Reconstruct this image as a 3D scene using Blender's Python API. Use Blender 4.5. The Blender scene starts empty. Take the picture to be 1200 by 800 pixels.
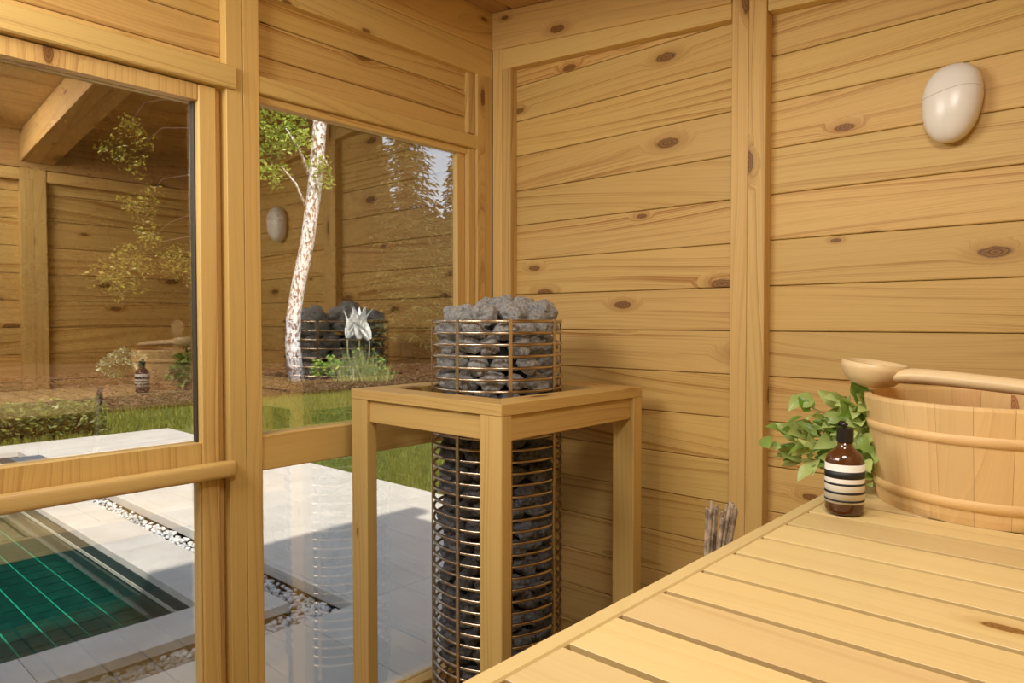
import bpy, bmesh, math, random
import numpy as np
from mathutils import Vector, Matrix, noise
random.seed(7)
SC = bpy.context.scene
COL = SC.collection
pi = math.pi

# ------------------------------------------------------------------ camera, sky, sun, lights, exposure
CAM = Vector((1.820, -1.900, 1.350))
FOC, YAW, PITCH = 827.594, .736404, .0275317
FW = Vector((-math.sin(YAW)*math.cos(PITCH), math.cos(YAW)*math.cos(PITCH), -math.sin(PITCH)))
RT = Vector((math.cos(YAW), math.sin(YAW), 0))
UP = RT.cross(FW)
cd = bpy.data.cameras.new('camera'); cam = bpy.data.objects.new('camera', cd); COL.objects.link(cam)
cd.sensor_width = 36; cd.lens = FOC/1200*36; cd.clip_start = .02; cd.clip_end = 400
cam.matrix_world = Matrix.Translation(CAM) @ Matrix((RT, UP, -FW)).transposed().to_4x4()
SC.camera = cam
w = bpy.data.worlds.new('world'); SC.world = w; w.use_nodes = True
nt = w.node_tree; sky = nt.nodes.new('ShaderNodeTexSky'); sky.sky_type = 'NISHITA'
sky.sun_disc = False; sky.sun_elevation = math.radians(42); sky.sun_rotation = math.radians(118)
sky.air_density = 1.2; sky.dust_density = 3.5; sky.ozone_density = 1.5
mxs = nt.nodes.new('ShaderNodeMix'); mxs.data_type = 'RGBA'; mxs.inputs[0].default_value = .45
tcs = nt.nodes.new('ShaderNodeTexCoord'); nss = nt.nodes.new('ShaderNodeTexNoise'); nss.inputs['Scale'].default_value = 3
nss.inputs['Detail'].default_value = 6
crs = nt.nodes.new('ShaderNodeMapRange'); crs.inputs[1].default_value = .35; crs.inputs[2].default_value = .65
nt.links.new(tcs.outputs['Generated'], nss.inputs['Vector']); nt.links.new(nss.outputs[0], crs.inputs[0])
nt.links.new(crs.outputs[0], mxs.inputs[0])
nt.links.new(sky.outputs[0], mxs.inputs[6]); mxs.inputs[7].default_value = (6.5, 6.9, 7.6, 1)
nt.links.new(mxs.outputs[2], nt.nodes['Background'].inputs[0])
nt.nodes['Background'].inputs[1].default_value = .175
sl = bpy.data.lights.new('sun', 'SUN'); so = bpy.data.objects.new('sun', sl); COL.objects.link(so)
sl.energy = 7.0; sl.angle = math.radians(1.2); sl.color = (1, .93, .82)
so.rotation_euler = Vector((.72, -.42, .98)).to_track_quat('Z', 'Y').to_euler()
def area(name, loc, tgt, sx, sy, e, col):
    l = bpy.data.lights.new(name, 'AREA'); o = bpy.data.objects.new(name, l); COL.objects.link(o)
    l.shape = 'RECTANGLE'; l.size = sx; l.size_y = sy; l.energy = e; l.color = col
    o.location = loc; o.rotation_euler = (Vector(loc)-Vector(tgt)).to_track_quat('Z', 'Y').to_euler(); return o
area('glass_side_fill', (.48, -2.1, 2.10), (1.2, -.4, .9), .8, .5, 19.5, (1, .965, .87))  # added fill lamp, unseen, high by the glazed wall, brightens the room
area('overhead_fill', (1.60, -1.42, 2.15), (1.2, -.7, .9), .4, .3, 10.5, (1, .955, .86))  # added unseen fill above the bench, steep so the slat gaps stay dark
SC.view_settings.view_transform = 'Standard'; SC.view_settings.look = 'None'
SC.view_settings.exposure = 0.0; SC.view_settings.gamma = 1.0; SC.view_settings.use_curve_mapping = False

# ------------------------------------------------------------------ helpers
WM = {}
def at(px, py, depth):            # point seen at a pixel of the 1200x800 frame, at a depth
    return CAM + (FW + RT*((px-600)/FOC) - UP*((py-400)/FOC))*depth
def ground(px, py, z=0.):
    r = FW + RT*((px-600)/FOC) - UP*((py-400)/FOC)
    return CAM + r*((z-CAM.z)/r.z)
def link(name, me, mat=None, M=None, parent=None):
    o = bpy.data.objects.new(name, me); COL.objects.link(o)
    if mat is not None and len(me.materials) == 0: me.materials.append(mat)
    return setp(o, M, parent)
def setp(o, M=None, parent=None):
    M = M or Matrix.Identity(4); WM[o.name] = M
    if parent is not None:
        o.parent = parent; o.matrix_basis = WM[parent.name].inverted() @ M
    else: o.matrix_basis = M
    return o
def empty(name, loc=(0, 0, 0), rz=0, parent=None):
    o = bpy.data.objects.new(name, None); COL.objects.link(o); o.empty_display_size = .1
    return setp(o, Matrix.Translation(loc) @ Matrix.Rotation(rz, 4, 'Z'), parent)
def tag(o, label, cat, group=None, kind=None):
    o['label'] = label; o['category'] = cat
    if group: o['group'] = group
    if kind: o['kind'] = kind
    return o
def struct(name, M=None):
    o = empty(name); o['kind'] = 'structure'; return o
def pyd(vs, fs, smooth=False):
    me = bpy.data.meshes.new('m'); me.from_pydata([tuple(v) for v in vs], [], fs); me.update()
    if smooth: me.shade_smooth()
    return me
def from_bm(bm, smooth=False):
    me = bpy.data.meshes.new('m'); bm.to_mesh(me); bm.free()
    if smooth: me.shade_smooth()
    return me
BOXES = {}
def boxmesh(L, W, T, mat, b=.002):
    k = (round(L, 4), round(W, 4), round(T, 4), mat.name, b)
    if k in BOXES: return BOXES[k]
    b = min(b, W*.3, T*.3); l, w_, t = L/2, W/2, T/2
    prof = [(-w_+b, -t), (w_-b, -t), (w_, -t+b), (w_, t-b), (w_-b, t), (-w_+b, t), (-w_, t-b), (-w_, -t+b)]
    vs = [(-l, y, z) for y, z in prof] + [(l, y, z) for y, z in prof]
    fs = [(i, i+8, (i+1) % 8+8, (i+1) % 8) for i in range(8)] + [tuple(range(8)), tuple(range(15, 7, -1))]
    me = pyd(vs, [f[::-1] for f in fs] if 0 else fs)
    bm = bmesh.new(); bm.from_mesh(me); bmesh.ops.recalc_face_normals(bm, faces=bm.faces); bm.to_mesh(me); bm.free()
    me.materials.append(mat); BOXES[k] = me; return me
def bar(name, x0, x1, y0, y1, z0, z1, g, mat, parent=None, b=.002):
    """a bevelled board between two corners whose grain runs along axis g"""
    d = {'x': abs(x1-x0), 'y': abs(y1-y0), 'z': abs(z1-z0)}
    ax = {'x': Vector((1, 0, 0)), 'y': Vector((0, 1, 0)), 'z': Vector((0, 0, 1))}
    o2 = sorted([k for k in 'xyz' if k != g], key=lambda k: -d[k])
    X, Y = ax[g], ax[o2[0]]; Z = X.cross(Y)
    M = Matrix((X, Y, Z)).transposed().to_4x4(); M.translation = ((x0+x1)/2, (y0+y1)/2, (z0+z1)/2)
    return link(name, boxmesh(d[g], d[o2[0]], d[o2[1]], mat, b), mat, M, parent)
def beam(name, p0, p1, up, w_, t, mat, parent=None, b=.002):
    """a board from p0 to p1, width w_ along 'up', thickness t across"""
    p0, p1 = Vector(p0), Vector(p1); X = (p1-p0).normalized(); Z = X.cross(Vector(up)).normalized(); Y = Z.cross(X)
    M = Matrix((X, Y, Z)).transposed().to_4x4(); M.translation = (p0+p1)/2
    return link(name, boxmesh((p1-p0).length, w_, t, mat, b), mat, M, parent)
def lathe(prof, n=48, smooth=True, close=False):
    vs, fs = [], []
    m = len(prof)
    for i in range(n):
        a = 2*pi*i/n
        for r, z in prof: vs.append((r*math.cos(a), r*math.sin(a), z))
    for i in range(n):
        j = (i+1) % n
        for k in range(m-1 if not close else m):
            k2 = (k+1) % m
            fs.append((i*m+k, j*m+k, j*m+k2, i*m+k2))
    me = pyd(vs, fs); bm = bmesh.new(); bm.from_mesh(me)
    bmesh.ops.remove_doubles(bm, verts=bm.verts, dist=1e-6); bmesh.ops.dissolve_degenerate(bm, edges=bm.edges, dist=1e-6)
    bmesh.ops.recalc_face_normals(bm, faces=bm.faces); bm.to_mesh(me); bm.free()
    if smooth: me.shade_smooth()
    return me
def tubegeo(pts, rad, n=8, vs=None, fs=None):
    vs = [] if vs is None else vs; fs = [] if fs is None else fs
    pts = [Vector(p) for p in pts]; b0 = len(vs); m = len(pts)
    rad = rad if hasattr(rad, '__len__') else [rad]*m
    ref = Vector((0, 0, 1)) if abs((pts[-1]-pts[0]).normalized().z) < .9 else Vector((1, 0, 0))
    for i, p in enumerate(pts):
        t = (pts[min(i+1, m-1)]-pts[max(i-1, 0)]).normalized(); u = t.cross(ref).normalized(); v = t.cross(u)
        for k in range(n):
            a = 2*pi*k/n; vs.append(p+(u*math.cos(a)+v*math.sin(a))*rad[i])
    for i in range(m-1):
        for k in range(n): fs.append((b0+i*n+k, b0+i*n+(k+1) % n, b0+(i+1)*n+(k+1) % n, b0+(i+1)*n+k))
    fs.append(tuple(b0+k for k in range(n))[::-1]); fs.append(tuple(b0+(m-1)*n+k for k in range(n)))
    return vs, fs
def tube(pts, rad, n=8): return pyd(*tubegeo(pts, rad, n), smooth=True)

# ------------------------------------------------------------------ materials
def newmat(name):
    m = bpy.data.materials.new(name); m.use_nodes = True; return m, m.node_tree, m.node_tree.nodes['Principled BSDF']
class N:
    """tiny node-graph helper"""
    def __init__(s, nt): s.nt = nt
    def n(s, t, **k):
        x = s.nt.nodes.new(t)
        for a, b in k.items(): setattr(x, a, b)
        return x
    def put(s, sock, v):
        if v is None: return
        if hasattr(v, 'is_linked') or hasattr(v, 'links'): s.nt.links.new(v, sock)
        else: sock.default_value = v
    def m(s, op, a, b=None, c=None, clamp=False):
        x = s.n('ShaderNodeMath', operation=op, use_clamp=clamp)
        for i, v in enumerate((a, b, c)): s.put(x.inputs[i], v)
        return x.outputs[0]
    def vm(s, op, a, b=None, c=None):
        x = s.n('ShaderNodeVectorMath', operation=op)
        for i, v in enumerate((a, b, c)): s.put(x.inputs[i], v)
        return x.outputs[0]
    def noise(s, v, sc, det=2, rough=.5, col=False):
        x = s.n('ShaderNodeTexNoise'); s.put(x.inputs['Vector'], v); x.inputs['Scale'].default_value = sc
        x.inputs['Detail'].default_value = det; x.inputs['Roughness'].default_value = rough
        return x.outputs[1 if col else 0]
    def mix(s, f, a, b, mode='MIX'):
        x = s.n('ShaderNodeMix', data_type='RGBA', blend_type=mode); s.put(x.inputs[0], f); s.put(x.inputs[6], a); s.put(x.inputs[7], b)
        return x.outputs[2]
    def rng(s, v, a, b, c=0., d=1., smooth=False):
        x = s.n('ShaderNodeMapRange', clamp=True); s.put(x.inputs[0], v)
        if smooth: x.interpolation_type = 'SMOOTHSTEP'
        for i, q in enumerate((a, b, c, d)): x.inputs[i+1].default_value = q
        return x.outputs[0]
    def xyz(s, v):
        x = s.n('ShaderNodeSeparateXYZ'); s.put(x.inputs[0], v); return x.outputs
    def comb(s, a, b, c):
        x = s.n('ShaderNodeCombineXYZ')
        for i, v in enumerate((a, b, c)): s.put(x.inputs[i], v)
        return x.outputs[0]
    def obj(s): return s.n('ShaderNodeTexCoord').outputs['Object']
    def bump(s, h, st=.2, dist=.01):
        x = s.n('ShaderNodeBump'); s.put(x.inputs['Height'], h); x.inputs['Strength'].default_value = st; x.inputs['Distance'].default_value = dist
        return x.outputs[0]
def c4(r, g, b): return (r, g, b, 1)

def pine(name, light, dark, knots=.5, ring=34., sat=1.0, rough=.5, kc=(.13, .058, .014, 1), bump=.35, contrast=1.):
    m, nt, P = newmat(name); g = N(nt)
    inf = g.n('ShaderNodeObjectInfo'); rnd = inf.outputs['Random']
    off = g.comb(g.m('MULTIPLY', rnd, 61.), g.m('MULTIPLY', rnd, 37.), g.m('MULTIPLY', rnd, 23.))
    v = g.vm('ADD', g.obj(), off); x, y, z = g.xyz(v)
    # knots: cells stretched along the grain, only some of them
    kv = g.comb(g.m('MULTIPLY', x, 3.1), g.m('MULTIPLY', g.m('ADD', y, z), 8.0), 0.)
    vo = g.n('ShaderNodeTexVoronoi', feature='F1', voronoi_dimensions='2D'); g.put(vo.inputs['Vector'], kv); vo.inputs['Scale'].default_value = 1; vo.inputs['Randomness'].default_value = 1
    cr = g.xyz(vo.outputs['Color']); sel = g.m('LESS_THAN', cr[0], knots); size = g.rng(cr[1], 0, 1, .18, 1.20)
    d = g.m('DIVIDE', vo.outputs['Distance'], size)
    d = g.m('ADD', d, g.m('MULTIPLY', g.m('SUBTRACT', g.noise(v, 60, 2), .5), .05))
    kin = g.m('MULTIPLY', g.rng(d, .085, .125, 1, 0, True), sel)
    halo = g.m('MULTIPLY', g.rng(d, .10, .30, 1, 0, True), sel)
    # growth rings: bands across the width, bent by slow noise and by the knots
    slow = g.noise(g.comb(g.m('MULTIPLY', x, .30), g.m('MULTIPLY', y, 2.4), g.m('MULTIPLY', z, 2.2)), 1.7, 2, .4)
    c = g.m('ADD', g.m('ADD', y, g.m('MULTIPLY', z, .8)), g.m('MULTIPLY', g.m('SUBTRACT', slow, .5), .26))
    c = g.m('ADD', c, g.m('MULTIPLY', halo, .035))
    wv = g.m('FRACT', g.m('MULTIPLY', c, ring))
    late = g.m('ADD', g.m('MULTIPLY', g.m('POWER', wv, 3.5), .75), g.m('MULTIPLY', g.m('POWER', g.m('FRACT', g.m('MULTIPLY', c, ring*3.7)), 2.5), .38))
    fine = g.noise(g.comb(g.m('MULTIPLY', x, 3.0), g.m('MULTIPLY', c, 330.), g.m('MULTIPLY', z, 30.)), 1.0, 3, .6)
    broad = g.noise(g.comb(g.m('MULTIPLY', x, .8), g.m('MULTIPLY', c, 17.), z), 1.0, 1)
    amt = g.m('MULTIPLY', g.m('ADD', g.m('MULTIPLY', late, g.rng(broad, .40, .66, .10, 1.0)), g.m('MULTIPLY', g.m('SUBTRACT', fine, .5), .95)), contrast, clamp=True)
    col = g.mix(amt, light, dark)
    tone = g.noise(g.comb(g.m('MULTIPLY', x, .9), g.m('MULTIPLY', y, 3.), z), 1.3, 2)
    col = g.mix(g.rng(tone, .3, .75, 0, .28), col, tuple(a*b for a, b in zip(light, (1.0, .82, .62, 1))))
    col = g.mix(g.m('MULTIPLY', halo, .42), col, dark)
    ringk = g.m('FRACT', g.m('MULTIPLY', d, 26.))
    col = g.mix(kin, col, g.mix(ringk, kc, tuple(min(1, q*2.6) for q in kc)))
    hs = g.n('ShaderNodeHueSaturation'); g.put(hs.inputs['Color'], col)
    g.put(hs.inputs['Value'], g.rng(rnd, 0, 1, .90, 1.07)); g.put(hs.inputs['Saturation'], sat)
    g.put(hs.inputs['Hue'], g.rng(g.m('FRACT', g.m('MULTIPLY', rnd, 7.3)), 0, 1, .499, .507))
    nt.links.new(hs.outputs[0], P.inputs['Base Color']); P.inputs['Roughness'].default_value = rough
    P.inputs['Specular IOR Level'].default_value = .35
    fuzz = g.noise(g.comb(g.m('MULTIPLY', x, 260.), g.m('MULTIPLY', y, 500.), g.m('MULTIPLY', z, 500.)), 1., 2)
    h = g.m('ADD', g.m('MULTIPLY', fuzz, .55), g.m('MULTIPLY', amt, -.6))
    nt.links.new(g.bump(h, bump, .0012), P.inputs['Normal'])
    return m
LW, DW = c4(.66, .435, .155), c4(.36, .155, .030)
M_WALL = pine('pine_wall_boards', LW, DW, .38, 34, contrast=1.3)
M_FRAME = pine('pine_frame', c4(.68, .455, .165), c4(.36, .165, .045), .26, 46, contrast=.8)
M_CEIL = pine('pine_ceiling', c4(.54, .33, .125), c4(.28, .11, .03), .45, 30)
M_BENCH = pine('aspen_bench_slats', c4(.70, .53, .265), c4(.48, .28, .10), .10, 22, contrast=.5, rough=.38, bump=.15)
M_GUARD = pine('pine_guard', c4(.62, .41, .15), c4(.38, .18, .045), .24, 60, contrast=.8)
M_BUCKET = pine('bucket_wood', c4(.74, .50, .24), c4(.54, .31, .12), .35, 30, contrast=.5, rough=.45, bump=.12, kc=(.22, .09, .03, 1))
M_LADLE = pine('ladle_wood', c4(.78, .58, .34), c4(.64, .42, .2), .0, 60, contrast=.4, rough=.35, bump=.05)

def simple(name, col, rough=.5, metal=0., nscale=0, ncol=None, bump=0, bscale=40, spec=.5):
    m, nt, P = newmat(name); g = N(nt)
    P.inputs['Base Color'].default_value = col; P.inputs['Roughness'].default_value = rough; P.inputs['Metallic'].default_value = metal
    P.inputs['Specular IOR Level'].default_value = spec
    if ncol: nt.links.new(g.mix(g.rng(g.noise(g.obj(), nscale, 4), .35, .65), col, ncol), P.inputs['Base Color'])
    if bump: nt.links.new(g.bump(g.noise(g.obj(), bscale, 4), bump, .01), P.inputs['Normal'])
    return m
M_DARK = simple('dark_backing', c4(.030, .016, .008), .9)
M_SHELL = simple('outer_shell', c4(.10, .075, .055), .8, nscale=8, ncol=c4(.13, .10, .07))
M_GASK = simple('glazing_bead', c4(.05, .035, .02), .6)
M_STEEL = simple('brushed_bronze_steel', c4(.56, .47, .37), .24, 1.0, nscale=30, ncol=c4(.48, .39, .30))
M_CORE = simple('heater_core', c4(.012, .012, .014), .6)
M_LAMP = simple('opal_ceramic', c4(.86, .82, .76), .28, nscale=5, ncol=c4(.84, .80, .73))
M_SEAM = simple('lamp_seam', c4(.62, .52, .44), .5)
M_BACK = simple('lamp_base', c4(.60, .45, .30), .4)
M_CAP = simple('black_plastic', c4(.012, .011, .010), .35)
M_AMBER = simple('amber_brown_glass', c4(.085, .030, .009), .10, spec=.7)
M_WHITE = simple('label_white', c4(.80, .76, .69), .55)
M_BLACK = simple('label_black', c4(.015, .015, .016), .5)
M_TWIG = simple('twig_bark', c4(.34, .25, .17), .8, nscale=60, ncol=c4(.10, .065, .04), bump=.4, bscale=120)
M_TWIGEND = simple('cut_twig_end', c4(.42, .33, .22), .8)
M_STONE = simple('paving_stone', c4(.66, .62, .555), .65, nscale=3.0, ncol=c4(.58, .54, .48), bump=.12, bscale=55)
M_COPE = simple('coping_stone', c4(.64, .60, .54), .65, nscale=4.5, ncol=c4(.55, .51, .455), bump=.12, bscale=55)
M_RISER = simple('slab_underside', c4(.05, .04, .033), .9)
M_POOLWALL = simple('pool_wall', c4(.020, .035, .028), .5, nscale=20, ncol=c4(.03, .05, .04))
M_PALESTRIP = simple('pale_pool_strip', c4(.42, .42, .34), .5)
M_METAL = simple('hatch_metal', c4(.22, .26, .30), .4, .5)
M_SOIL = simple('dark_soil', c4(.035, .022, .014), 1.0, spec=0)

def rockmat(name, a, b, c, vs=38):
    m, nt, P = newmat(name); g = N(nt); inf = g.n('ShaderNodeObjectInfo')
    off = g.m('MULTIPLY', inf.outputs['Random'], 31.); v = g.vm('ADD', g.obj(), g.comb(off, off, off))
    col = g.mix(g.rng(g.noise(v, vs, 6, .75), .38, .52), b, a)
    col = g.mix(g.rng(g.noise(v, vs*3.2, 3, .7), .60, .68), col, c)
    x = g.n('ShaderNodeTexVoronoi', feature='DISTANCE_TO_EDGE'); g.put(x.inputs['Vector'], g.vm('ADD', v, g.vm('SCALE', g.noise(v, 30, 2, col=True), None))); x.inputs['Scale'].default_value = vs*.55
    nt.links.new(col, P.inputs['Base Color']); P.inputs['Roughness'].default_value = .75
    nt.links.new(g.bump(g.noise(v, vs*1.3, 5, .7), .8, .25), P.inputs['Normal'])
    return m
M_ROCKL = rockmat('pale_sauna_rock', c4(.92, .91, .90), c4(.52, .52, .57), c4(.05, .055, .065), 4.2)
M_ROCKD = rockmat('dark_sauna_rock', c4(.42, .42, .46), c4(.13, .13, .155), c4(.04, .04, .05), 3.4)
M_PEB = rockmat('white_pebble', c4(.74, .74, .73), c4(.52, .53, .54), c4(.40, .41, .43), 1.5)

def leafmat(name, a, b, trans=.35, rough=.45):
    m, nt, P = newmat(name); g = N(nt); geo = g.n('ShaderNodeNewGeometry'); inf = g.n('ShaderNodeObjectInfo')
    r = g.m('FRACT', g.m('ADD', geo.outputs['Random Per Island'], inf.outputs['Random']))
    col = g.mix(r, a, b); nt.links.new(col, P.inputs['Base Color']); P.inputs['Roughness'].default_value = rough
    tr = g.n('ShaderNodeBsdfTranslucent'); nt.links.new(col, tr.inputs[0]); mx = g.n('ShaderNodeMixShader'); mx.inputs[0].default_value = trans
    nt.links.new(P.outputs[0], mx.inputs[1]); nt.links.new(tr.outputs[0], mx.inputs[2]); nt.links.new(mx.outputs[0], nt.nodes['Material Output'].inputs[0])
    return m
M_LEAF = leafmat('vihta_leaf', c4(.16, .30, .03), c4(.62, .72, .28), .35, .35)
M_BLEAF = leafmat('birch_leaf', c4(.14, .34, .02), c4(.52, .62, .12), .35)
M_YLEAF = leafmat('yellow_green_leaf', c4(.09, .10, .006), c4(.32, .30, .03), .35)
M_NEEDLE = leafmat('spruce_needles', c4(.022, .034, .004), c4(.085, .09, .012), .2, .7)
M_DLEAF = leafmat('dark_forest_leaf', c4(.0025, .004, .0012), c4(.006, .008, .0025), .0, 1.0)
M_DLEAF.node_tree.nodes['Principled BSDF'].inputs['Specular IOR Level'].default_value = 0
M_HEDGE = leafmat('hedge_leaf', c4(.030, .065, .012), c4(.22, .24, .045), .25)
M_PALE = leafmat('pale_shrub_leaf', c4(.16, .20, .09), c4(.40, .42, .24), .25)
M_REED = leafmat('reed_stem', c4(.10, .17, .03), c4(.42, .40, .18), .2)
M_PETAL = leafmat('white_petal', c4(.80, .80, .78), c4(.90, .90, .88), .3)
M_GRASS = leafmat('grass_blade', c4(.07, .11, .010), c4(.28, .29, .04), .3, .6)
M_MULCH = leafmat('mulch_chips', c4(.022, .011, .006), c4(.13, .065, .036), .0, .9)
M_TRUNKD = simple('dark_bark', c4(.035, .022, .014), .9)
def birchmat():
    m, nt, P = newmat('birch_bark'); g = N(nt); x, y, z = g.xyz(g.obj())
    n1 = g.noise(g.comb(g.m('MULTIPLY', x, 16), g.m('MULTIPLY', y, 16), g.m('MULTIPLY', z, 7)), 1.3, 4, .65)
    col = g.mix(g.rng(n1, .50, .56), c4(.78, .77, .79), c4(.22, .10, .05))
    col = g.mix(g.rng(g.noise(g.obj(), 9, 3), .60, .66), col, c4(.06, .05, .05))
    nt.links.new(col, P.inputs['Base Color']); P.inputs['Roughness'].default_value = .8
    nt.links.new(g.bump(n1, .6, .03), P.inputs['Normal']); return m
M_BIRCH = birchmat()
def lawnmat():
    m, nt, P = newmat('lawn_ground'); g = N(nt)
    n1 = g.noise(g.obj(), 60, 4, .8); col = g.mix(g.rng(n1, .35, .65), c4(.045, .075, .008), c4(.22, .25, .035))
    nt.links.new(col, P.inputs['Base Color']); P.inputs['Roughness'].default_value = .95
    nt.links.new(g.bump(n1, .8, .02), P.inputs['Normal']); return m
M_LAWN = lawnmat()
def tilemat():
    m, nt, P = newmat('green_pool_tile'); g = N(nt); inf = g.n('ShaderNodeObjectInfo'); off = g.m('MULTIPLY', inf.outputs['Random'], 31.)
    v = g.vm('ADD', g.obj(), g.comb(off, off, off)); n1 = g.noise(v, 22, 4, .7)
    col = g.mix(g.rng(n1, .40, .68), c4(.001, .030, .026), c4(.004, .085, .060))
    col = g.mix(g.rng(inf.outputs['Random'], 0, 1, 0, .35), col, c4(.001, .022, .022))
    nt.links.new(col, P.inputs['Base Color']); P.inputs['Roughness'].default_value = .3; return m
M_TILE = tilemat()
M_GROUT = simple('pale_green_grout', c4(.04, .42, .28), .7)
def glassmat(name, refl, tint):
    """coated glazing: mostly clear, with a constant share of mirror reflection plus Fresnel"""
    m, nt, P = newmat(name); g = N(nt); nt.nodes.remove(P)
    t = g.n('ShaderNodeBsdfTransparent'); t.inputs[0].default_value = tint
    gl = g.n('ShaderNodeBsdfGlossy'); gl.inputs['Roughness'].default_value = 0.0; gl.inputs[0].default_value = (1, .97, .93, 1)
    lw = g.n('ShaderNodeLayerWeight'); lw.inputs[0].default_value = .5
    mx = g.n('ShaderNodeMixShader'); g.put(mx.inputs[0], g.m('ADD', refl, g.m('MULTIPLY', g.m('POWER', lw.outputs['Facing'], 5.), .7), clamp=True))
    nt.links.new(t.outputs[0], mx.inputs[1]); nt.links.new(gl.outputs[0], mx.inputs[2]); nt.links.new(mx.outputs[0], nt.nodes['Material Output'].inputs[0])
    return m
M_GLASS = glassmat('window_glass', .275, (.985, .99, .985, 1))
def watermat():
    m, nt, P = newmat('pool_water'); g = N(nt); nt.nodes.remove(P)
    t = g.n('ShaderNodeBsdfTransparent'); t.inputs[0].default_value = (.62, .95, .86, 1)
    gl = g.n('ShaderNodeBsdfGlossy'); gl.inputs['Roughness'].default_value = 0.01
    fr = g.n('ShaderNodeLayerWeight'); fr.inputs[0].default_value = .5
    b = g.bump(g.noise(g.obj(), 2.5, 2), .06, .02); nt.links.new(b, gl.inputs['Normal']); nt.links.new(b, fr.inputs['Normal'])
    mx = g.n('ShaderNodeMixShader'); g.put(mx.inputs[0], g.m('ADD', .02, g.m('MULTIPLY', g.m('POWER', fr.outputs['Facing'], 5.), .98)))
    nt.links.new(t.outputs[0], mx.inputs[1]); nt.links.new(gl.outputs[0], mx.inputs[2]); nt.links.new(mx.outputs[0], nt.nodes['Material Output'].inputs[0])
    return m
M_WATER = watermat()

# ------------------------------------------------------------------ room shell
XW, YB = 1.95, -3.6                 # far side wall and rear wall of the cabin
def zc(x): return 2.483-.133*x      # underside of the sloping ceiling
RC = .04                            # boards lie this far behind the faces of the frame
BP, BZ0 = .1261, 2.081
G = .0018
# right-hand wall (the boarded wall facing the camera)
wr = struct('wall_right')
bar('backing', -.12, XW+.12, .064, .14, -.05, 2.48, 'x', M_SHELL, wr)
bar('membrane', -.02, XW+.02, .060, .064, -.05, 2.44, 'x', M_DARK, wr)
for k in range(-3, 17):
    z1 = BZ0-BP*k; z0 = z1-BP
    for x0, x1 in ((.005, .98), (.98, XW)):
        if z0 > zc(x0)-.06: continue
        zz1 = min(z1, zc(x1 if z1 > zc(x1) else x0)-.002)
        if zz1-z0 < .03: continue
        dy = random.uniform(-.0008, .0008)
        bar('board', x0+.001, x1-.001, RC+dy, RC+.02+dy, max(z0, 0)+G/2, zz1-G/2, 'x', M_WALL, wr, .0022)
bar('post', .931, .9795, 0, RC, 0, 2.42, 'z', M_FRAME, wr, .0015)
bar('post', .9805, 1.030, -.0005, RC, 0, 2.42, 'z', M_FRAME, wr, .0015)
bar('post', .001, .048, 0, RC, 0, 2.42, 'z', M_FRAME, wr, .0015)
bar('post', .049, .086, .004, RC, 0, 2.42, 'z', M_FRAME, wr, .0015)
def zb(x): return 2.348-.112*x
def ztr(x): return 2.273-.078*x
for x0, x1 in ((0, .931), (1.03, XW)):
    xa, xb = x0+.002, x1-.002
    hdr = [(xa, zb(xa)), (xb, zb(xb)), (xb, zc(xb)), (xa, zc(xa))]
    trm = [(xa, ztr(xa)), (xb, ztr(xb)), (xb, zb(xb)), (xa, zb(xa))]
    for nm, q, y in (('header', [(a, b) for a, b in hdr], -.003), ('header_trim', trm, .002)):
        ang = math.atan2(q[1][1]-q[0][1], q[1][0]-q[0][0]); cx, cz = sum(a for a, b in q)/4, sum(b for a, b in q)/4
        loc = []
        for yy in (y, RC):
            for a, b in q:
                dx, dz = a-cx, b-cz
                loc.append((dx*math.cos(ang)+dz*math.sin(ang), -dx*math.sin(ang)+dz*math.cos(ang), -(yy-(y+RC)/2)))
        me = pyd(loc, [(0, 1, 2, 3), (7, 6, 5, 4), (0, 4, 5, 1), (1, 5, 6, 2), (2, 6, 7, 3), (3, 7, 4, 0)])
        bm = bmesh.new(); bm.from_mesh(me); bmesh.ops.recalc_face_normals(bm, faces=bm.faces); bmesh.ops.bevel(bm, geom=bm.edges, offset=.0015, segments=1, affect='EDGES'); bm.to_mesh(me); bm.free()
        X = Vector((math.cos(ang), 0, math.sin(ang))); Z = Vector((0, -1, 0)); Y = Z.cross(X)
        Mx = Matrix((X, Y, Z)).transposed().to_4x4(); Mx.translation = (cx, (y+RC)/2, cz)
        link(nm, me, M_FRAME, Mx, wr)
# side wall at x = XW behind the bench (seen mirrored in the glass)
wb = struct('wall_side')
bar('backing', XW+.064, XW+.14, YB, .14, -.05, 2.42, 'y', M_SHELL, wb)
for k in range(-2, 17):
    z1 = BZ0-BP*k; z0 = z1-BP
    if z1 > 2.22: continue
    for y0, y1 in ((YB, -2.75), (-2.75, -1.85), (-1.85, -.95), (-.95, .03)):
        bar('board', XW+RC, XW+RC+.02, y0+.001, y1-.001, max(z0, 0)+G/2, z1-G/2, 'y', M_WALL, wb, .0022)
for yc in (-.95, -1.85, -2.75):
    bar('post', XW+.0, XW+RC, yc-.052, yc-.0005, 0, 2.2, 'z', M_FRAME, wb, .0015)
    bar('post', XW+.0, XW+RC, yc+.0005, yc+.052, 0, 2.2, 'z', M_FRAME, wb, .0015)
bar('post', XW+.0, XW+RC, -.05, .035, 0, 2.2, 'z', M_FRAME, wb, .0015)
bar('wall_plate', XW-.004, XW+RC, YB, .035, 2.060, 2.235, 'y', M_CEIL, wb)
for y0, y1 in ((-.897, -.052), (-1.797, -1.003), (-2.697, -1.903)):
    bar('header_trim', XW+.004, XW+RC, y0, y1, 2.005, 2.058, 'y', M_FRAME, wb)
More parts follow.
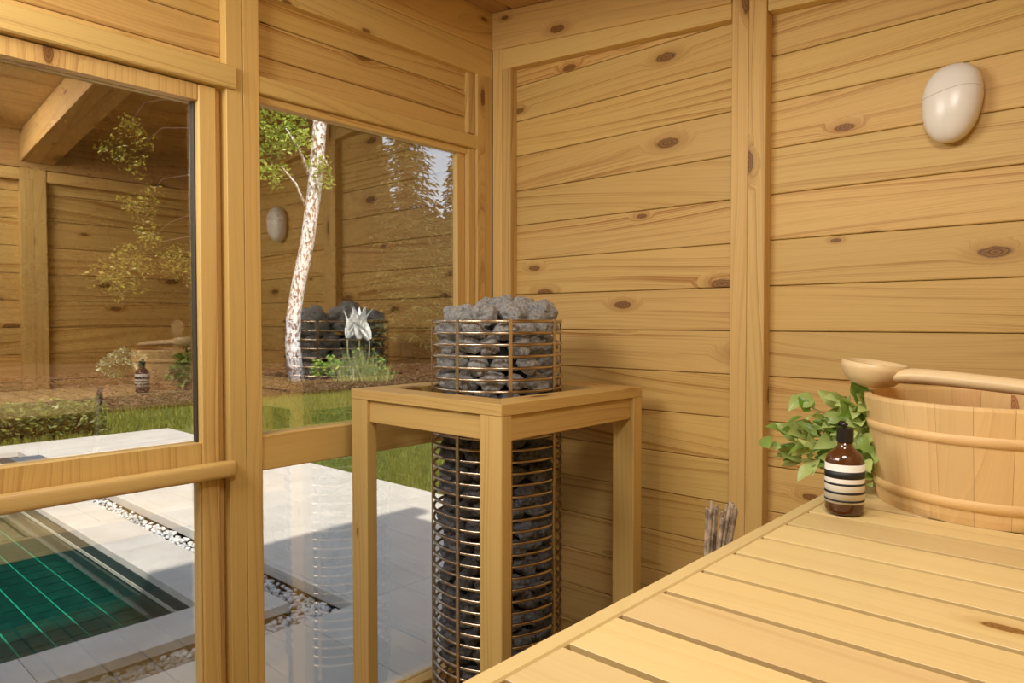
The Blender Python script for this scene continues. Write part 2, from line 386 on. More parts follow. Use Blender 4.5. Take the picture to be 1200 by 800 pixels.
# rear wall behind the camera
wk = struct('wall_rear')
bar('backing', -.12, XW+.14, YB-.10, YB-.03, -.05, 2.6, 'x', M_SHELL, wk)
for k in range(19): bar('board', 0, XW+.04, YB-.03, YB-.005, .126*k+G/2, .126*(k+1)-G/2, 'x', M_WALL, wk, .0035)
# ceiling: long boards parallel to the glazed wall, with rafters below
ce = struct('ceiling')
sn = Vector((1, 0, -.133)).normalized(); upn = Vector((.133, 0, 1)).normalized()
nb = 16
for i in range(nb):
    xa = -.03+i*.129; c = Vector((xa+.0635, 0, zc(xa+.0635)))+upn*.011
    for y0, y1 in ((YB, -.955), (-.955, .05)):
        beam('board', (c.x, y0+.001, c.z), (c.x, y1-.001, c.z), tuple(sn), .125, .020, M_CEIL, ce, .004)
c = Vector((.97, 0, zc(.97)))+upn*.06
beam('roof_deck', (c.x, YB-.1, c.z), (c.x, .15, c.z), tuple(sn), 2.45, .07, M_SHELL, ce)
for yc in (-.936, -2.8):
    for s in (-1, 1):
        p0 = Vector((.03, yc+s*.0335, zc(.03)-.070)); p1 = Vector((XW, yc+s*.0335, zc(XW)-.070))
        beam('rafter', p0, p1, (0, 0, 1), .135, .066, M_CEIL, ce, .0015)
# interior floor of narrow boards
fl = struct('floor')
bar('subfloor', -.10, XW+.1, YB, .1, -.09, -.035, 'y', M_DARK, fl)
yy = YB+.01
while yy < .03:
    bar('floor_board', .0, XW+.03, yy, min(yy+.138, .035), -.028, 0, 'x', M_BENCH, fl, .003); yy += .147

# glazed wall: posts and boarding above the glass
wl = struct('wall_left')
bar('post', -.06, 0, -1.014, -.9675, 0, 2.48, 'z', M_FRAME, wl, .0015)
bar('post', -.06, -.0003, -.9665, -.920, 0, 2.48, 'z', M_FRAME, wl, .0015)
bar('post', -.06, -.001, -.077, -.038, 0, 2.26, 'z', M_FRAME, wl, .0015)
bar('post', -.06, -.002, -.037, -.0008, 0, 2.26, 'z', M_FRAME, wl, .0015)
bar('top_plate', -.06, .001, -.919, 0, 2.3485, 2.485, 'y', M_FRAME, wl)
bar('top_plate', -.06, .0, -.919, 0, 2.246, 2.3475, 'y', M_FRAME, wl)
bar('top_plate', -.06, .0, -3.5, -1.015, 2.3485, 2.485, 'y', M_FRAME, wl)
bar('top_plate', -.06, -.001, -3.5, -1.015, 2.246, 2.3475, 'y', M_FRAME, wl)
for z0, z1 in ((2.03, 2.088), (2.09, 2.182), (2.184, 2.26)):
    bar('board', -.05, -.030, -.919, -.078, z0, z1, 'y', M_WALL, wl, .003)
bar('panel_trim', -.05, -.012, -.112, -.078, 2.03, 2.246, 'z', M_FRAME, wl)
for z0, z1 in ((1.99, 2.052), (2.054, 2.145), (2.147, 2.26)):
    bar('board', -.05, -.032, -1.96, -1.015, z0, z1, 'y', M_WALL, wl, .003)
bar('outer_boarding', -.10, -.061, -3.6, .14, 2.02, 2.62, 'y', M_SHELL, wl)
bar('lintel', -.05, .012, -3.4, -.993, 1.966, 2.026, 'y', M_FRAME, wl, .004)
bar('post', -.06, 0, -2.02, -1.95, 0, 2.3, 'z', M_FRAME, wl)
bar('post', -.10, .0, -3.6, -3.0, 0, 2.3, 'z', M_WALL, wl)
bar('threshold', -.08, 0, -3.0, 0, -.09, .004, 'y', M_FRAME, wl)
bar('fascia', -.24, -.10, -3.75, .3, 2.50, 2.62, 'y', M_SHELL, wl)

# window_1: fixed light between the posts
w1 = struct('window_1')
bar('window_head', -.055, -.0015, -.919, -.078, 1.976, 2.024, 'y', M_FRAME, w1, .003)
bar('head_bead', -.055, -.020, -.919, -.113, 1.955, 1.9755, 'y', M_FRAME, w1)
bar('jamb', -.055, -.012, -.112, -.078, .10, 1.975, 'z', M_FRAME, w1)
bar('jamb_bead', -.055, -.030, -.150, -.1125, .13, 1.955, 'z', M_FRAME, w1)
bar('jamb_bead', -.055, -.030, -.919, -.905, .13, 1.955, 'z', M_FRAME, w1)
bar('transom', -.060, -.004, -.919, -.112, .937, 1.036, 'y', M_FRAME, w1, .003)
bar('sill', -.065, .004, -.919, -.078, .0, .127, 'y', M_FRAME, w1, .003)
def pane(name, y0, y1, z0, z1, par):
    o = bar(name, -.0475, -.0425, y0, y1, z0, z1, 'z', M_GLASS, par, .0001); return o
pane('pane', -.919, -.113, 1.036, 1.975, w1); pane('pane', -.919, -.113, .127, .937, w1)
# added_window: fixed light on the far side of the door (unseen, added to let more daylight in)
w2 = struct('added_window')
bar('jamb', -.055, -.005, -3.0, -2.95, .1, 1.96, 'z', M_FRAME, w2); bar('sill', -.065, .004, -2.95, -2.02, 0, .127, 'y', M_FRAME, w2)
pane('pane', -2.95, -2.02, .127, 1.966, w2)
# door_1: glazed door
d1 = struct('door_1')
XD0, XD1 = -.066, -.012
bar('stile', XD0, XD1, -1.083, -1.036, .012, 1.962, 'z', M_FRAME, d1, .003)
bar('stile', XD0, XD1, -1.945, -1.89, .012, 1.962, 'z', M_FRAME, d1, .003)
bar('rail', XD0, XD1-.0006, -1.89, -1.083, 1.922, 1.962, 'z', M_FRAME, d1, .003)
bar('rail', XD0, XD1-.0006, -1.89, -1.083, .935, 1.034, 'z', M_FRAME, d1, .003)
bar('rail', XD0, XD1-.0006, -1.89, -1.083, .012, .11, 'z', M_FRAME, d1, .003)
bar('glazing_bead', -.052, -.032, -1.089, -1.083, 1.034, 1.922, 'z', M_GASK, d1)
bar('glazing_bead', XD0+.01, -.020, -1.089, -1.083, .11, .935, 'z', M_FRAME, d1)
pane('pane', -1.89, -1.083, 1.034, 1.922, d1); pane('pane', -1.89, -1.083, .11, .935, d1)
bar('door_stop', -.066, -.035, -1.036, -1.0145, 0, 1.965, 'z', M_FRAME, d1)
# handle: long rounded wooden bar across the door
hv = []; n = 14
zc0, hh = .962, .021
prof = []
for i in range(24):
    a = 2*pi*i/24; ca, sa = math.cos(a), math.sin(a)
    prof.append((math.copysign(abs(ca)**.5, ca)*.018, math.copysign(abs(sa)**.5, sa)*hh))
stations = [(-1.90, 1.0)]+[(-1.030, 1.0), (-1.020, .97), (-1.012, .88), (-1.007, .70), (-1.005, .35)]
vs = []
for y, s in stations:
    for a, b in prof: vs.append((y+1.45, b*(.6+.4*s) if s < 1 else b, -(a*s)))
fs = []
for i in range(len(stations)-1):
    for k in range(24): fs.append((i*24+k, i*24+(k+1) % 24, (i+1)*24+(k+1) % 24, (i+1)*24+k))
fs += [tuple(range(24)), tuple(range(len(vs)-24, len(vs)))]
me = pyd(vs, fs, True); bm = bmesh.new(); bm.from_mesh(me); bmesh.ops.recalc_face_normals(bm, faces=bm.faces); bm.to_mesh(me); bm.free()
Mh = Matrix(((0, 0, 1), (1, 0, 0), (0, 1, 0))).to_4x4(); Mh.translation = (.014, -1.45, zc0)
link('handle', me, M_FRAME, Mh, d1)
for y in (-1.07, -1.86): link('handle_mount', boxmesh(.02, .025, .03, M_FRAME), M_FRAME, Matrix.Translation((-.006, y, zc0)), d1)

# ------------------------------------------------------------------ garden ground
pt = struct('patio')
# paving in slabs with fine joints, around the pool and the pebble trough
def slab(x0, x1, y0, y1, mat=M_STONE, t=.058, nm='paving_slab', z=0.):
    bar(nm, x0+.0015, x1-.0015, y0+.0015, y1-.0015, z-t, z, 'x' if x1-x0 > y1-y0 else 'y', mat, pt, .002)
ys = [-4.2, -3.2, -2.2, -1.2, -.21, .8, 1.8]
for i in range(len(ys)-1): slab(-.99, -.10, ys[i], ys[i+1])
xs = [-7.45, -6.95, -5.8, -4.65, -3.5, -2.35, -.99]
for a, b in zip(xs[1:-1], xs[2:]):
    slab(a, b, .105, .95); slab(a, b, .95, 1.8)
    slab(a, b, .072, .105, nm='edging_stone') if b < -1 or True else None
for a, b in zip(ys[:-1], ys[1:]): slab(-7.45, -6.95, a, b); slab(-6.95, -6.0, a, b) if b < .1 else None
slab(-6.0, -5.6, -.13, .072)
bar('paving_bed', -7.4, -.06, -4.2, 1.78, -.30, -.062, 'x', M_RISER, None, .002) if 0 else None
# coping round the pool
PX0, PX1, PY0, PY1 = -5.13, -1.53, -2.83, -.43
def cope(x0, x1, y0, y1): slab(x0, x1, y0, y1, M_COPE, .042, 'coping_stone')
cy = [-3.2, -2.2, -1.16, -.13]
for a, b in zip(cy[:-1], cy[1:]): cope(PX1, -1.23, a, b)
cxs = [-6.0, -4.9, -3.78, -2.655, PX1]
for a, b in zip(cxs[:-1], cxs[1:]): cope(a, b, PY1, -.115)
cope(-6.0, PX0, -3.2, PY1) ; cope(PX0, PX1, -3.2, PY1-2.4)
# supports below slabs
bar('footing', -.95, -.08, -4.2, 1.8, -.30, -.060, 'y', M_RISER, pt)
bar('footing', -7.4, -.95, .10, 1.78, -.30, -.060, 'x', M_RISER, pt)
bar('footing', -7.4, -5.25, -4.2, .10, -.30, -.060, 'y', M_RISER, pt)
bar('trough_bed', -6.0, -.95, -.36, .10, -.32, -.085, 'x', M_SOIL, pt)
bar('trough_bed', -1.40, -.95, -4.2, -.36, -.32, -.085, 'y', M_SOIL, pt)
bar('footing', PX1+.02, -1.29, -3.2, -.18, -.25, -.044, 'y', M_RISER, pt)
bar('footing', -6, PX1+.02, PY1+.02, -.18, -.25, -.044, 'x', M_RISER, pt)

pool = empty('swimming_pool', (-3.3, -1.6, -.6)); tag(pool, 'sunken pool of green tiles and still water, edged by pale coping stones', 'pool')
ZB = -.215
bar('basin_floor', PX0, PX1, PY0, PY1, ZB-.06, ZB-.006, 'x', M_GROUT, pool)
for nm, e in (('basin_wall', (PX0-.05, PX0, PY0, PY1)), ('basin_wall', (PX1, PX1+.02, PY0, PY1)), ('basin_wall', (PX0, PX1, PY1, PY1+.02)), ('basin_wall', (PX0, PX1, PY0-.05, PY0))):
    bar(nm, *e, ZB, -.043, 'x', M_POOLWALL, pool)
bar('pale_pool_strip', PX0, PX1-.001, PY1-.006, PY1-.0005, -.122, -.100, 'x', M_PALESTRIP, pool)  # thin pale strip along the pool wall just above the water
wm = pyd([(-1.8, -1.197, 0), (1.8, -1.197, 0), (1.8, 1.193, 0), (-1.8, 1.193, 0)], [(0, 1, 2, 3)]); link('water', wm, M_WATER, Matrix.Translation((-3.33, -1.63, -.126)), pool)
tm = boxmesh(.141, .141, .006, M_TILE, .0015)
for i in range(24):
    for j in range(12):
        link('pool_tile', tm, M_TILE, Matrix.Translation((PX1-.075-.15*i, PY1-.075-.15*j, ZB-.0025+random.uniform(-.0005, .0005))), pool)
vs, fs = [], []
for i in range(24):
    for j in range(12, 16):
        x, y = PX1-.075-.15*i, PY1-.075-.15*j; q = len(vs); h = .0725
        vs += [(x-h, y-h, ZB), (x+h, y-h, ZB), (x+h, y+h, ZB), (x-h, y+h, ZB)]; fs.append((q, q+1, q+2, q+3))
o = link('pool_tile', pyd(vs, fs), M_TILE, None, pool); o['kind'] = 'stuff'
hat = empty('skimmer_hatch', (-6.3, .06, .0)); tag(hat, 'grey square drain hatch set in the far pale paving', 'hatch')
bar('frame', -6.52, -6.11, -.09, .17, .0, .004, 'x', M_METAL, hat); bar('lid', -6.49, -6.14, -.06, .14, .004, .007, 'x', simple('hatch_lid', c4(.12, .15, .19), .4), hat)

# pebbles in the trough: six pebble shapes
def blob(sub, amp, sq, seed, freq=1.2):
    bm = bmesh.new(); bmesh.ops.create_icosphere(bm, subdivisions=sub, radius=1)
    for v in bm.verts:
        f = 1+amp*noise.noise(v.co*freq+Vector((seed*7.1, seed*3.3, seed)))+amp*.35*noise.noise(v.co*freq*2.9+Vector((seed, 5, 2)))
        v.co = Vector((v.co.x*sq[0], v.co.y*sq[1], v.co.z*sq[2]))*f
    return bm
pebs = []
for s in range(6):
    me = from_bm(blob(1, .35, (1, .78, .55), s+1), True); me.materials.append(M_PEB); pebs.append(me)
spots = []
rp = random.Random(5)
for k in range(2600):
    if rp.random() < .45: x, y = rp.uniform(-1.24, -1.0), rp.uniform(-1.6, .06)
    else: x, y = rp.uniform(-4.9, -1.0), rp.uniform(-.12, .065)
    r = rp.uniform(.013, .022)
    lim = (-1.0+.0)-r*.8
    if x > lim: x = lim
    if y > .068-r*.8: y = .068-r*.8
    if x < -1.24 and y < -.105+r: y = -.105+r
    z = -.088+rp.random()*.032
    spots.append((x, y, z, r))
spots.sort(key=lambda s: (s[0]-CAM.x)**2+(s[1]-CAM.y)**2-60*(s[2]+.082)*0)
seen = [s for s in spots if s[1] > -1.25 and s[2] > -.074]
near = set(); first = []
for s in seen[:300]: first.append(s); near.add(s)
def ME(x, y, z, r, rr): return Matrix.Translation((x, y, z)) @ Matrix.Rotation(rr.uniform(0, 6.3), 4, 'Z') @ Matrix.Rotation(rr.uniform(-.5, .5), 4, 'X') @ Matrix.Scale(r, 4)
for s in first:
    o = link('pebble', rp.choice(pebs), None, ME(*s, rp)); tag(o, 'small smooth white pebble lying in the gravel strip beside the pool coping', 'pebble', 'white pebbles in the strip by the pool')
vs, fs = [], []
for s in spots:
    if s in near: continue
    me = rp.choice(pebs); M = ME(*s, rp); q = len(vs)
    vs += [M @ v.co for v in me.vertices]; fs += [tuple(q+i for i in p.vertices) for p in me.polygons]
o = link('pebbles', pyd(vs, fs, True), M_PEB); tag(o, 'bed of white pebbles filling the strip between coping and paving', 'pebbles', kind='stuff')

lawn = struct('lawn')
def sheet(name, x0, x1, y0, y1, z, mat, par):
    bar(name, x0, x1, y0, y1, z-.05, z, 'x', mat, par)
sheet('turf', -17, -7.46, -40, 22, -.03, M_LAWN, lawn); sheet('forest_floor', -70, -17, -40, 60, -.03, M_SOIL, lawn); sheet('forest_floor', -17, 8, 22, 60, -.03, M_SOIL, lawn); sheet('turf', -7.46, 8, 1.81, 22, -.03, M_LAWN, lawn); sheet('turf', -7.46, 8, -40, -4.2, -.03, M_LAWN, lawn)
def quads(n, fn, seed):
    """n small random leaves or blades joined in one mesh, fn(rng) -> list of verts (3 or 4 each)"""
    rr = random.Random(seed); vs, fs = [], []
    for i in range(n):
        p = fn(rr)
        if p is None: continue
        q = len(vs); vs += p; fs.append(tuple(range(q, q+len(p))))
    return pyd(vs, fs)
def blade(rr, x, y, z, h, w_):
    a = rr.uniform(0, 6.3); l = rr.uniform(0, .6)*h; b = rr.uniform(0, 6.3)
    dx, dy = math.cos(a)*w_, math.sin(a)*w_
    return [(x-dx, y-dy, z), (x+dx, y+dy, z), (x+math.cos(b)*l, y+math.sin(b)*l, z+h)]
def g1(rr):
    px = rr.uniform(300, 545); py = rr.uniform(455, 600) if rr.random() < .6 else rr.uniform(458, 520)
    p = ground(px, py, -.03)
    if p.x > -7.46 and p.y < 1.82: return None
    return blade(rr, p.x, p.y, -.03, rr.uniform(.03, .07)*(1 if p.x > -6 else 1.3), .003 if p.x > -5 else .006)
o = link('grass', quads(52000, g1, 3), M_GRASS); tag(o, 'short green grass of the lawn beyond the pale paving', 'grass', kind='stuff')
def g2(rr):
    p = ground(rr.uniform(-20, 300), rr.uniform(470, 525), -.03)
    if p.x > -7.46: return None
    return blade(rr, p.x, p.y, -.03, rr.uniform(.04, .09), .008)
o = link('grass', quads(14000, g2, 4), M_GRASS); tag(o, 'grass seen through the door glass beyond the paving', 'grass', kind='stuff')
# bark mulch bed: a low mound of chips behind the lawn
mb = empty('mulch_bed', (-13, 6, 0)); tag(mb, 'wide bed of reddish brown bark mulch behind the lawn', 'mulch bed')
vs, fs = [], []; nx, ny = 24, 60
for i in range(nx):
    for j in range(ny):
        x = -9.7-i*.4; y = -4+j*.45
        h = .10*min(1, i/3)*(1-.4*max(0, (i-12)/12))+.03*noise.noise(Vector((x*.7, y*.7, 0)))
        vs.append((x+.25*noise.noise(Vector((y*.5, 3, 0))), y, -.03+(h if 0 < j < ny-1 else 0)))
for i in range(nx-1):
    for j in range(ny-1): fs.append((i*ny+j, (i+1)*ny+j, (i+1)*ny+j+1, i*ny+j+1))
o = link('soil_mound', pyd(vs, [f[::-1] for f in fs], True), simple('mulch_base', c4(.055, .028, .016), 1.0, nscale=25, ncol=c4(.03, .016, .010), bump=.8, bscale=40, spec=0), None, mb)
def g3(rr):
    x = -9.8-rr.random()**1.5*8; y = rr.uniform(-3, 20); z = .045+rr.random()*.05; s = rr.uniform(.015, .035)
    a, b = rr.uniform(0, 6.3), rr.uniform(-.6, .6)
    u = Vector((math.cos(a), math.sin(a), b))*s; v = Vector((-math.sin(a), math.cos(a), rr.uniform(-.6, .6)))*s*.5; c = Vector((x, y, z))
    return [c-u-v, c+u-v, c+u+v, c-u+v]
o = link('bark_chips', quads(42000, g3, 6), M_MULCH, None, mb); o['kind'] = 'stuff'

# ------------------------------------------------------------------ trees and plants outside
def leafq(rr, c, s, up=.3):
    a = Vector((rr.gauss(0, 1), rr.gauss(0, 1), rr.gauss(0, 1)*up+.0)).normalized()
    b = a.cross(Vector((rr.gauss(0, 1), rr.gauss(0, 1), rr.gauss(0, 1)))).normalized()
    return [c-a*s, c+b*s*.42, c+a*s, c-b*s*.42]
def crownmesh(clusters, n, s, seed, up=.6):
    rr = random.Random(seed); wts = [r**2 for c, r in clusters]; vs, fs = [], []
    for i in range(n):
        c, r = rr.choices(clusters, wts)[0]
        d = Vector((rr.gauss(0, 1), rr.gauss(0, 1), rr.gauss(0, .8))).normalized()*r*rr.random()**.45
        q = len(vs); vs += leafq(rr, Vector(c)+d, s*rr.uniform(.6, 1.3), up); fs.append((q, q+1, q+2, q+3))
    return pyd(vs, fs)
# birch at the edge of the mulch
DB = 15.2
path = [(348, 446), (343, 405), (344, 372), (349, 338), (360, 285), (367, 235), (371, 195), (375, 141), (378, 90), (376, 20), (380, -60)]
rad = [11.5, 10.5, 10, 9.6, 9.6, 9.6, 9.8, 9.3, 8.5, 7, 5]
pts = [at(x, y, DB) for x, y in path]; pts[0].z = min(pts[0].z, -.02)
base = pts[0].copy()
bt = empty('birch_tree', (base.x, base.y, 0)); tag(bt, 'birch with leaning peeling white trunk and bright green leaves', 'tree')
Mb = Matrix.Translation(base)
link('trunk', tube([p-base for p in pts], [r*DB/FOC*.84 for r in rad], 12), M_BIRCH, Mb, bt)
for k, (a, b, r) in enumerate((((362, 250), (330, 195), .035), ((366, 215), (335, 150), .04), ((371, 185), (385, 195), .03), ((374, 150), (340, 120), .035), ((366, 230), (378, 215), .03))):
    p0, p1 = at(*a, DB), at(*b, DB-.4); mid = (p0+p1)/2+Vector((0, 0, .15))
    link('branch', tube([p-base for p in (p0, mid, p1)], [r, r*.7, r*.35], 6), M_BIRCH, Mb, bt)
cl = [(at(x, y, DB+dz), r) for x, y, r, dz in ((332, 150, .50, 0), (350, 165, .36, -.4), (318, 172, .42, .5), (345, 130, .45, .4), (312, 200, .26, 0), (330, 200, .24, .3), (375, 195, .28, -.4), (383, 213, .18, -.3), (365, 190, .2, .4), (322, 215, .16, 0), (350, 100, .6, .2), (315, 100, .6, 0), (380, 90, .5, .6), (300, 140, .5, .3), (285, 180, .4, .3), (340, 40, .9, 0), (400, 30, .8, .3))]
link('crown', crownmesh(cl, 3800, .062, 11), M_BLEAF, None, bt)['kind'] = 'stuff'
# open tree whose yellow-green sprays hang before the forest at left
DY = 12.
yb = ground(262, 452); yt = empty('young_willow', (yb.x, yb.y, 0)); tag(yt, 'slender tree with sparse yellow-green leaf sprays, behind the door glass', 'tree')
p0 = Vector((yb.x, yb.y, 0)); DY = (p0-CAM).dot(FW)
tp = [p0, at(262, 330, DY), at(255, 220, DY), at(240, 120, DY), at(225, 20, DY)]
link('trunk', tube([p-p0 for p in tp], [.09, .08, .065, .05, .03], 8), M_TRUNKD, Matrix.Translation(p0), yt)
sp = [((258, 270), (180, 285), (135, 310)), ((256, 240), (200, 260), (150, 300)), ((252, 200), (190, 210), (165, 245)), ((245, 150), (190, 150), (150, 185)), ((258, 290), (215, 295), (205, 315)), ((240, 110), (170, 120), (130, 175))]
cl = []
for a, b, c in sp:
    q = [at(*a, DY), at(*b, DY), at(*c, DY)]
    link('branch', tube([p-p0 for p in q], [.022, .014, .006], 5), M_TRUNKD, Matrix.Translation(p0), yt)
    cl += [(q[2], .34), ((q[2]+q[1])/2, .28)]
cl += [(at(x, y, DY), r*1.45) for x, y, r in ((120, 325, .28), (150, 330, .30), (175, 310, .22), (205, 300, .24), (135, 345, .14), (225, 325, .16), (160, 200, .15), (155, 150, .15), (150, 235, .15), (175, 275, .22))]
link('crown', crownmesh(cl, 1900, .045, 12), M_YLEAF, None, yt)['kind'] = 'stuff'

def conifer_mesh(H, R, lev, nb_, seed, trunk0=.08):
    rr = random.Random(seed); vs, fs = [], []
    for i in range(lev):
        t = i/(lev-1); z = H*(trunk0+(1-trunk0)*t); L0 = R*(1-t)**.85+.12
        for k in range(nb_):
            a = rr.uniform(0, 6.3); L = L0*rr.uniform(.6, 1.12); m = max(4, int(L/.16)); dr = rr.uniform(.15, .5)
            for j in range(m):
                s = (j+.6)/m; r = L*s; p = Vector((math.cos(a)*r, math.sin(a)*r, z-dr*r*(1-.35*s)+rr.uniform(-.04, .04)))
                for sd in (-1, 1):
                    b = a+sd*rr.uniform(.5, 1.1); l = .30*(1-.45*s)*rr.uniform(.7, 1.3)*(H/13)+.05
                    e = p+Vector((math.cos(b)*l, math.sin(b)*l, -rr.uniform(0, .16)))
                    wv = Vector((-math.sin(b), math.cos(b), rr.uniform(-.6, .6)))*.045
                    q = len(vs); vs += [p-wv, p+wv, e]; fs.append((q, q+1, q+2))
    return pyd(vs, fs)
def conifer(px, depth, H, me, label, group, S=1.0, sx=1.0):
    g0 = at(px, 377, depth); b = Vector((g0.x, g0.y, 0))
    t = empty('spruce_tree', b); tag(t, label, 'tree', group)
    link('foliage', me, M_NEEDLE, Matrix.Translation(b) @ Matrix.Rotation(px, 4, 'Z') @ Matrix.Diagonal((sx, sx, S, 1)), t)['kind'] = 'stuff'
    link('trunk', tube([(0, 0, -.05), (0, 0, H*.5), (0, 0, H*.97)], [.16, .10, .02], 8), M_TRUNKD, Matrix.Translation(b), t)
cmA = conifer_mesh(12.5, 1.25, 84, 14, 1); cmB = conifer_mesh(8.2, 1.25, 46, 11, 2)
conifer(477, 22, 12.5, cmA, 'olive green spruce left of the sky gap, seen through the window', None)
conifer(537, 24, 8.8, cmB, 'dark spruce before the sky at the right edge of the window', None, .93)
# forest behind: dense dark trees with trunk and crown each
def forest_mesh(seed, H, R):
    rr = random.Random(seed); vs, fs = [], []
    bm = bmesh.new(); bmesh.ops.create_icosphere(bm, subdivisions=3, radius=1)
    for v in bm.verts:
        v.co = v.co*(1+.35*noise.noise(v.co*2.3+Vector((seed, 0, 0)))); v.co = Vector((v.co.x*R*.86, v.co.y*R*.86, H*.52+v.co.z*H*.50))
    for v in bm.verts: vs.append(tuple(v.co))
    for f in bm.faces: fs.append(tuple(v.index for v in f.verts))
    base_v = [Vector(v) for v in vs]; bm.free()
    for i in range(2600):
        b = rr.choice(base_v); c = b+Vector((rr.gauss(0, .22), rr.gauss(0, .22), rr.gauss(0, .22)))
        q = len(vs); vs += leafq(rr, c, rr.uniform(.12, .3), .5); fs.append((q, q+1, q+2, q+3))
    return pyd(vs, fs)
fm = [forest_mesh(s, 14.5, 2.7) for s in (1, 2, 3)]
k = 0
rf = random.Random(9); EXTRA = [(383, 27), (388, 33), (396, 39)]
for row, (dep, step, x0, x1) in enumerate(((27, 132, -190, 372), (33, 118, -150, 385), (39, 105, -160, 395), (30, 110, 650, 900))):
    px = x0
    while px < x1:
        b = at(px, 377, dep+rf.uniform(-1, 1)); b.z = 0; S = rf.uniform(.88, 1.12)
        pass
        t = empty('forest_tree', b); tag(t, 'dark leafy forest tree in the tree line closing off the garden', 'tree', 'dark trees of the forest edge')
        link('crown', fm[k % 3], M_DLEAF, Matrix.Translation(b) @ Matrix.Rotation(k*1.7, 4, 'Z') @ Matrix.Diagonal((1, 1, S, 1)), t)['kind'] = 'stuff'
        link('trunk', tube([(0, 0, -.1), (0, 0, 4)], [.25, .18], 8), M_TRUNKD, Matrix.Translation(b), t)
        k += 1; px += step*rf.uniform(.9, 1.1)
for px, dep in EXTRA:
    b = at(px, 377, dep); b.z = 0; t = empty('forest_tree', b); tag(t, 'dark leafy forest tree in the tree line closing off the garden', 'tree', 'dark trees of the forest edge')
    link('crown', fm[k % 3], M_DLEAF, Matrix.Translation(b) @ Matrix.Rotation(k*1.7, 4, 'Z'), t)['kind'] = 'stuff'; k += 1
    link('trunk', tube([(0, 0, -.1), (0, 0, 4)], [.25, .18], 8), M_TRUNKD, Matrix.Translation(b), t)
# low trees under the sky gap
fl2 = forest_mesh(5, 5.2, 2.6)
for px in (455, 500, 545, 590, 640):
    b = at(px, 377, 28); b.z = 0
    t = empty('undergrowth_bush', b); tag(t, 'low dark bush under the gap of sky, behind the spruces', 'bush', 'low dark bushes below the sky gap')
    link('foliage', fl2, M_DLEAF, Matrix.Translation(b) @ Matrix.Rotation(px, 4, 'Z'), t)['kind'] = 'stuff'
    link('stem', tube([(0, 0, -.1), (0, 0, 1.5)], [.1, .08], 6), M_TRUNKD, Matrix.Translation(b), t)
# distant undergrowth hedge under the forest crowns, one clump per tree gap
fm3 = forest_mesh(8, 3.2, 2.2)
for i, px in enumerate(range(-120, 460, 56)):
    b = at(px, 377, 24.5); b.z = 0
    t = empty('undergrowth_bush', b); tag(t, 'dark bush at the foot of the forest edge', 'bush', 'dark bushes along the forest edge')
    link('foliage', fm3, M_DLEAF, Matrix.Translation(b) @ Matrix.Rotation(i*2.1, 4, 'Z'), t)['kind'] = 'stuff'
    link('stem', tube([(0, 0, -.1), (0, 0, 1)], [.1, .08], 6), M_TRUNKD, Matrix.Translation(b), t)
# leafy ground cover along the far edge of the paving, seen through the door
def hedge(name, x0, x1, y0, y1, h, n, s, mat, label, seed):
    o = empty(name, ((x0+x1)/2, (y0+y1)/2, 0)); tag(o, label, 'hedge')
    def f(rr):
        x, y = rr.uniform(x0, x1), rr.uniform(y0, y1)
        return leafq(rr, Vector((x, y, rr.random()**.8*h*(.75+.35*noise.noise(Vector((x*2, y*2, 0)))))), s*rr.uniform(.6, 1.3), .4)
    link('leaves', quads(n, f, seed), mat, None, o)['kind'] = 'stuff'
    bar('stems', x0+.3, x1-.2, y0+.1, y1-.1, -.03, h*.35, 'y', M_SOIL, o)
    return o
hedge('ground_cover_hedge', -8.5, -7.6, -2.2, 1.15, .50, 13000, .035, M_HEDGE, 'low leafy ground cover along the far edge of the white paving', 21)
# pale shrub on the mulch
sb = ground(140, 446); ps = empty('pale_shrub', (sb.x, sb.y, 0)); tag(ps, 'feathery pale green shrub on the mulch, left of the mirrored bucket', 'shrub')
DS = (Vector((sb.x, sb.y, 0))-CAM).dot(FW)
cl = [(at(x, y, DS), r*DS/FOC) for x, y, r in ((125, 428, 10), (138, 420, 11), (150, 422, 11), (163, 418, 8), (145, 413, 7), (158, 428, 8), (132, 435, 8))]
link('foliage', crownmesh(cl, 1500, .05, 15), M_PALE, None, ps)['kind'] = 'stuff'
for i in range(7):
    c = cl[i][0]-Vector((sb.x, sb.y, 0)); link('stem', tube([(0, 0, -.03), c*.5+Vector((0, 0, .1)), c], [.015, .01, .005], 5), M_REED, Matrix.Translation((sb.x, sb.y, 0)), ps)
# clump of reeds carrying white flowers
fb = ground(416, 449); fb = Vector((fb.x, fb.y, 0)); DF = (fb-CAM).dot(FW)
fp = empty('white_flower_clump', fb); tag(fp, 'clump of thin green stems topped by white pointed flowers on the mulch', 'flowers')
u = DF/FOC
def g4(rr):
    cx = rr.choice((-9, -4, 2, 6, 13, 20, 30, 38, -14)); x0 = cx*u+rr.gauss(0, 3)*u; d_ = rr.gauss(0, 9)*u; tall = 1-abs(cx-6)/60
    x, y = RT.x*x0+RT.y*d_, RT.y*x0-RT.x*d_; h = rr.uniform(14, 52)*u*tall
    l = rr.uniform(0, .55)*h; b = rr.uniform(0, 6.3); wv = .012
    return [(x-RT.x*wv, y-RT.y*wv, 0), (x+RT.x*wv, y+RT.y*wv, 0), (x+math.cos(b)*l, y+math.sin(b)*l, h)]
link('reed_stems', quads(560, g4, 31), M_REED, Matrix.Translation(fb), fp)['kind'] = 'stuff'
def g5(rr):
    cx = rr.uniform(-16, 44); x0 = cx*u; d_ = rr.gauss(0, 7)*u; h = rr.uniform(8, 46)*u*(1-abs(cx-8)/70)
    return leafq(rr, Vector((RT.x*x0, RT.y*x0+d_, h)), .05*rr.uniform(.5, 1.3), .6)
link('leaves', quads(150, g5, 32), M_BLEAF, Matrix.Translation(fb), fp)['kind'] = 'stuff'
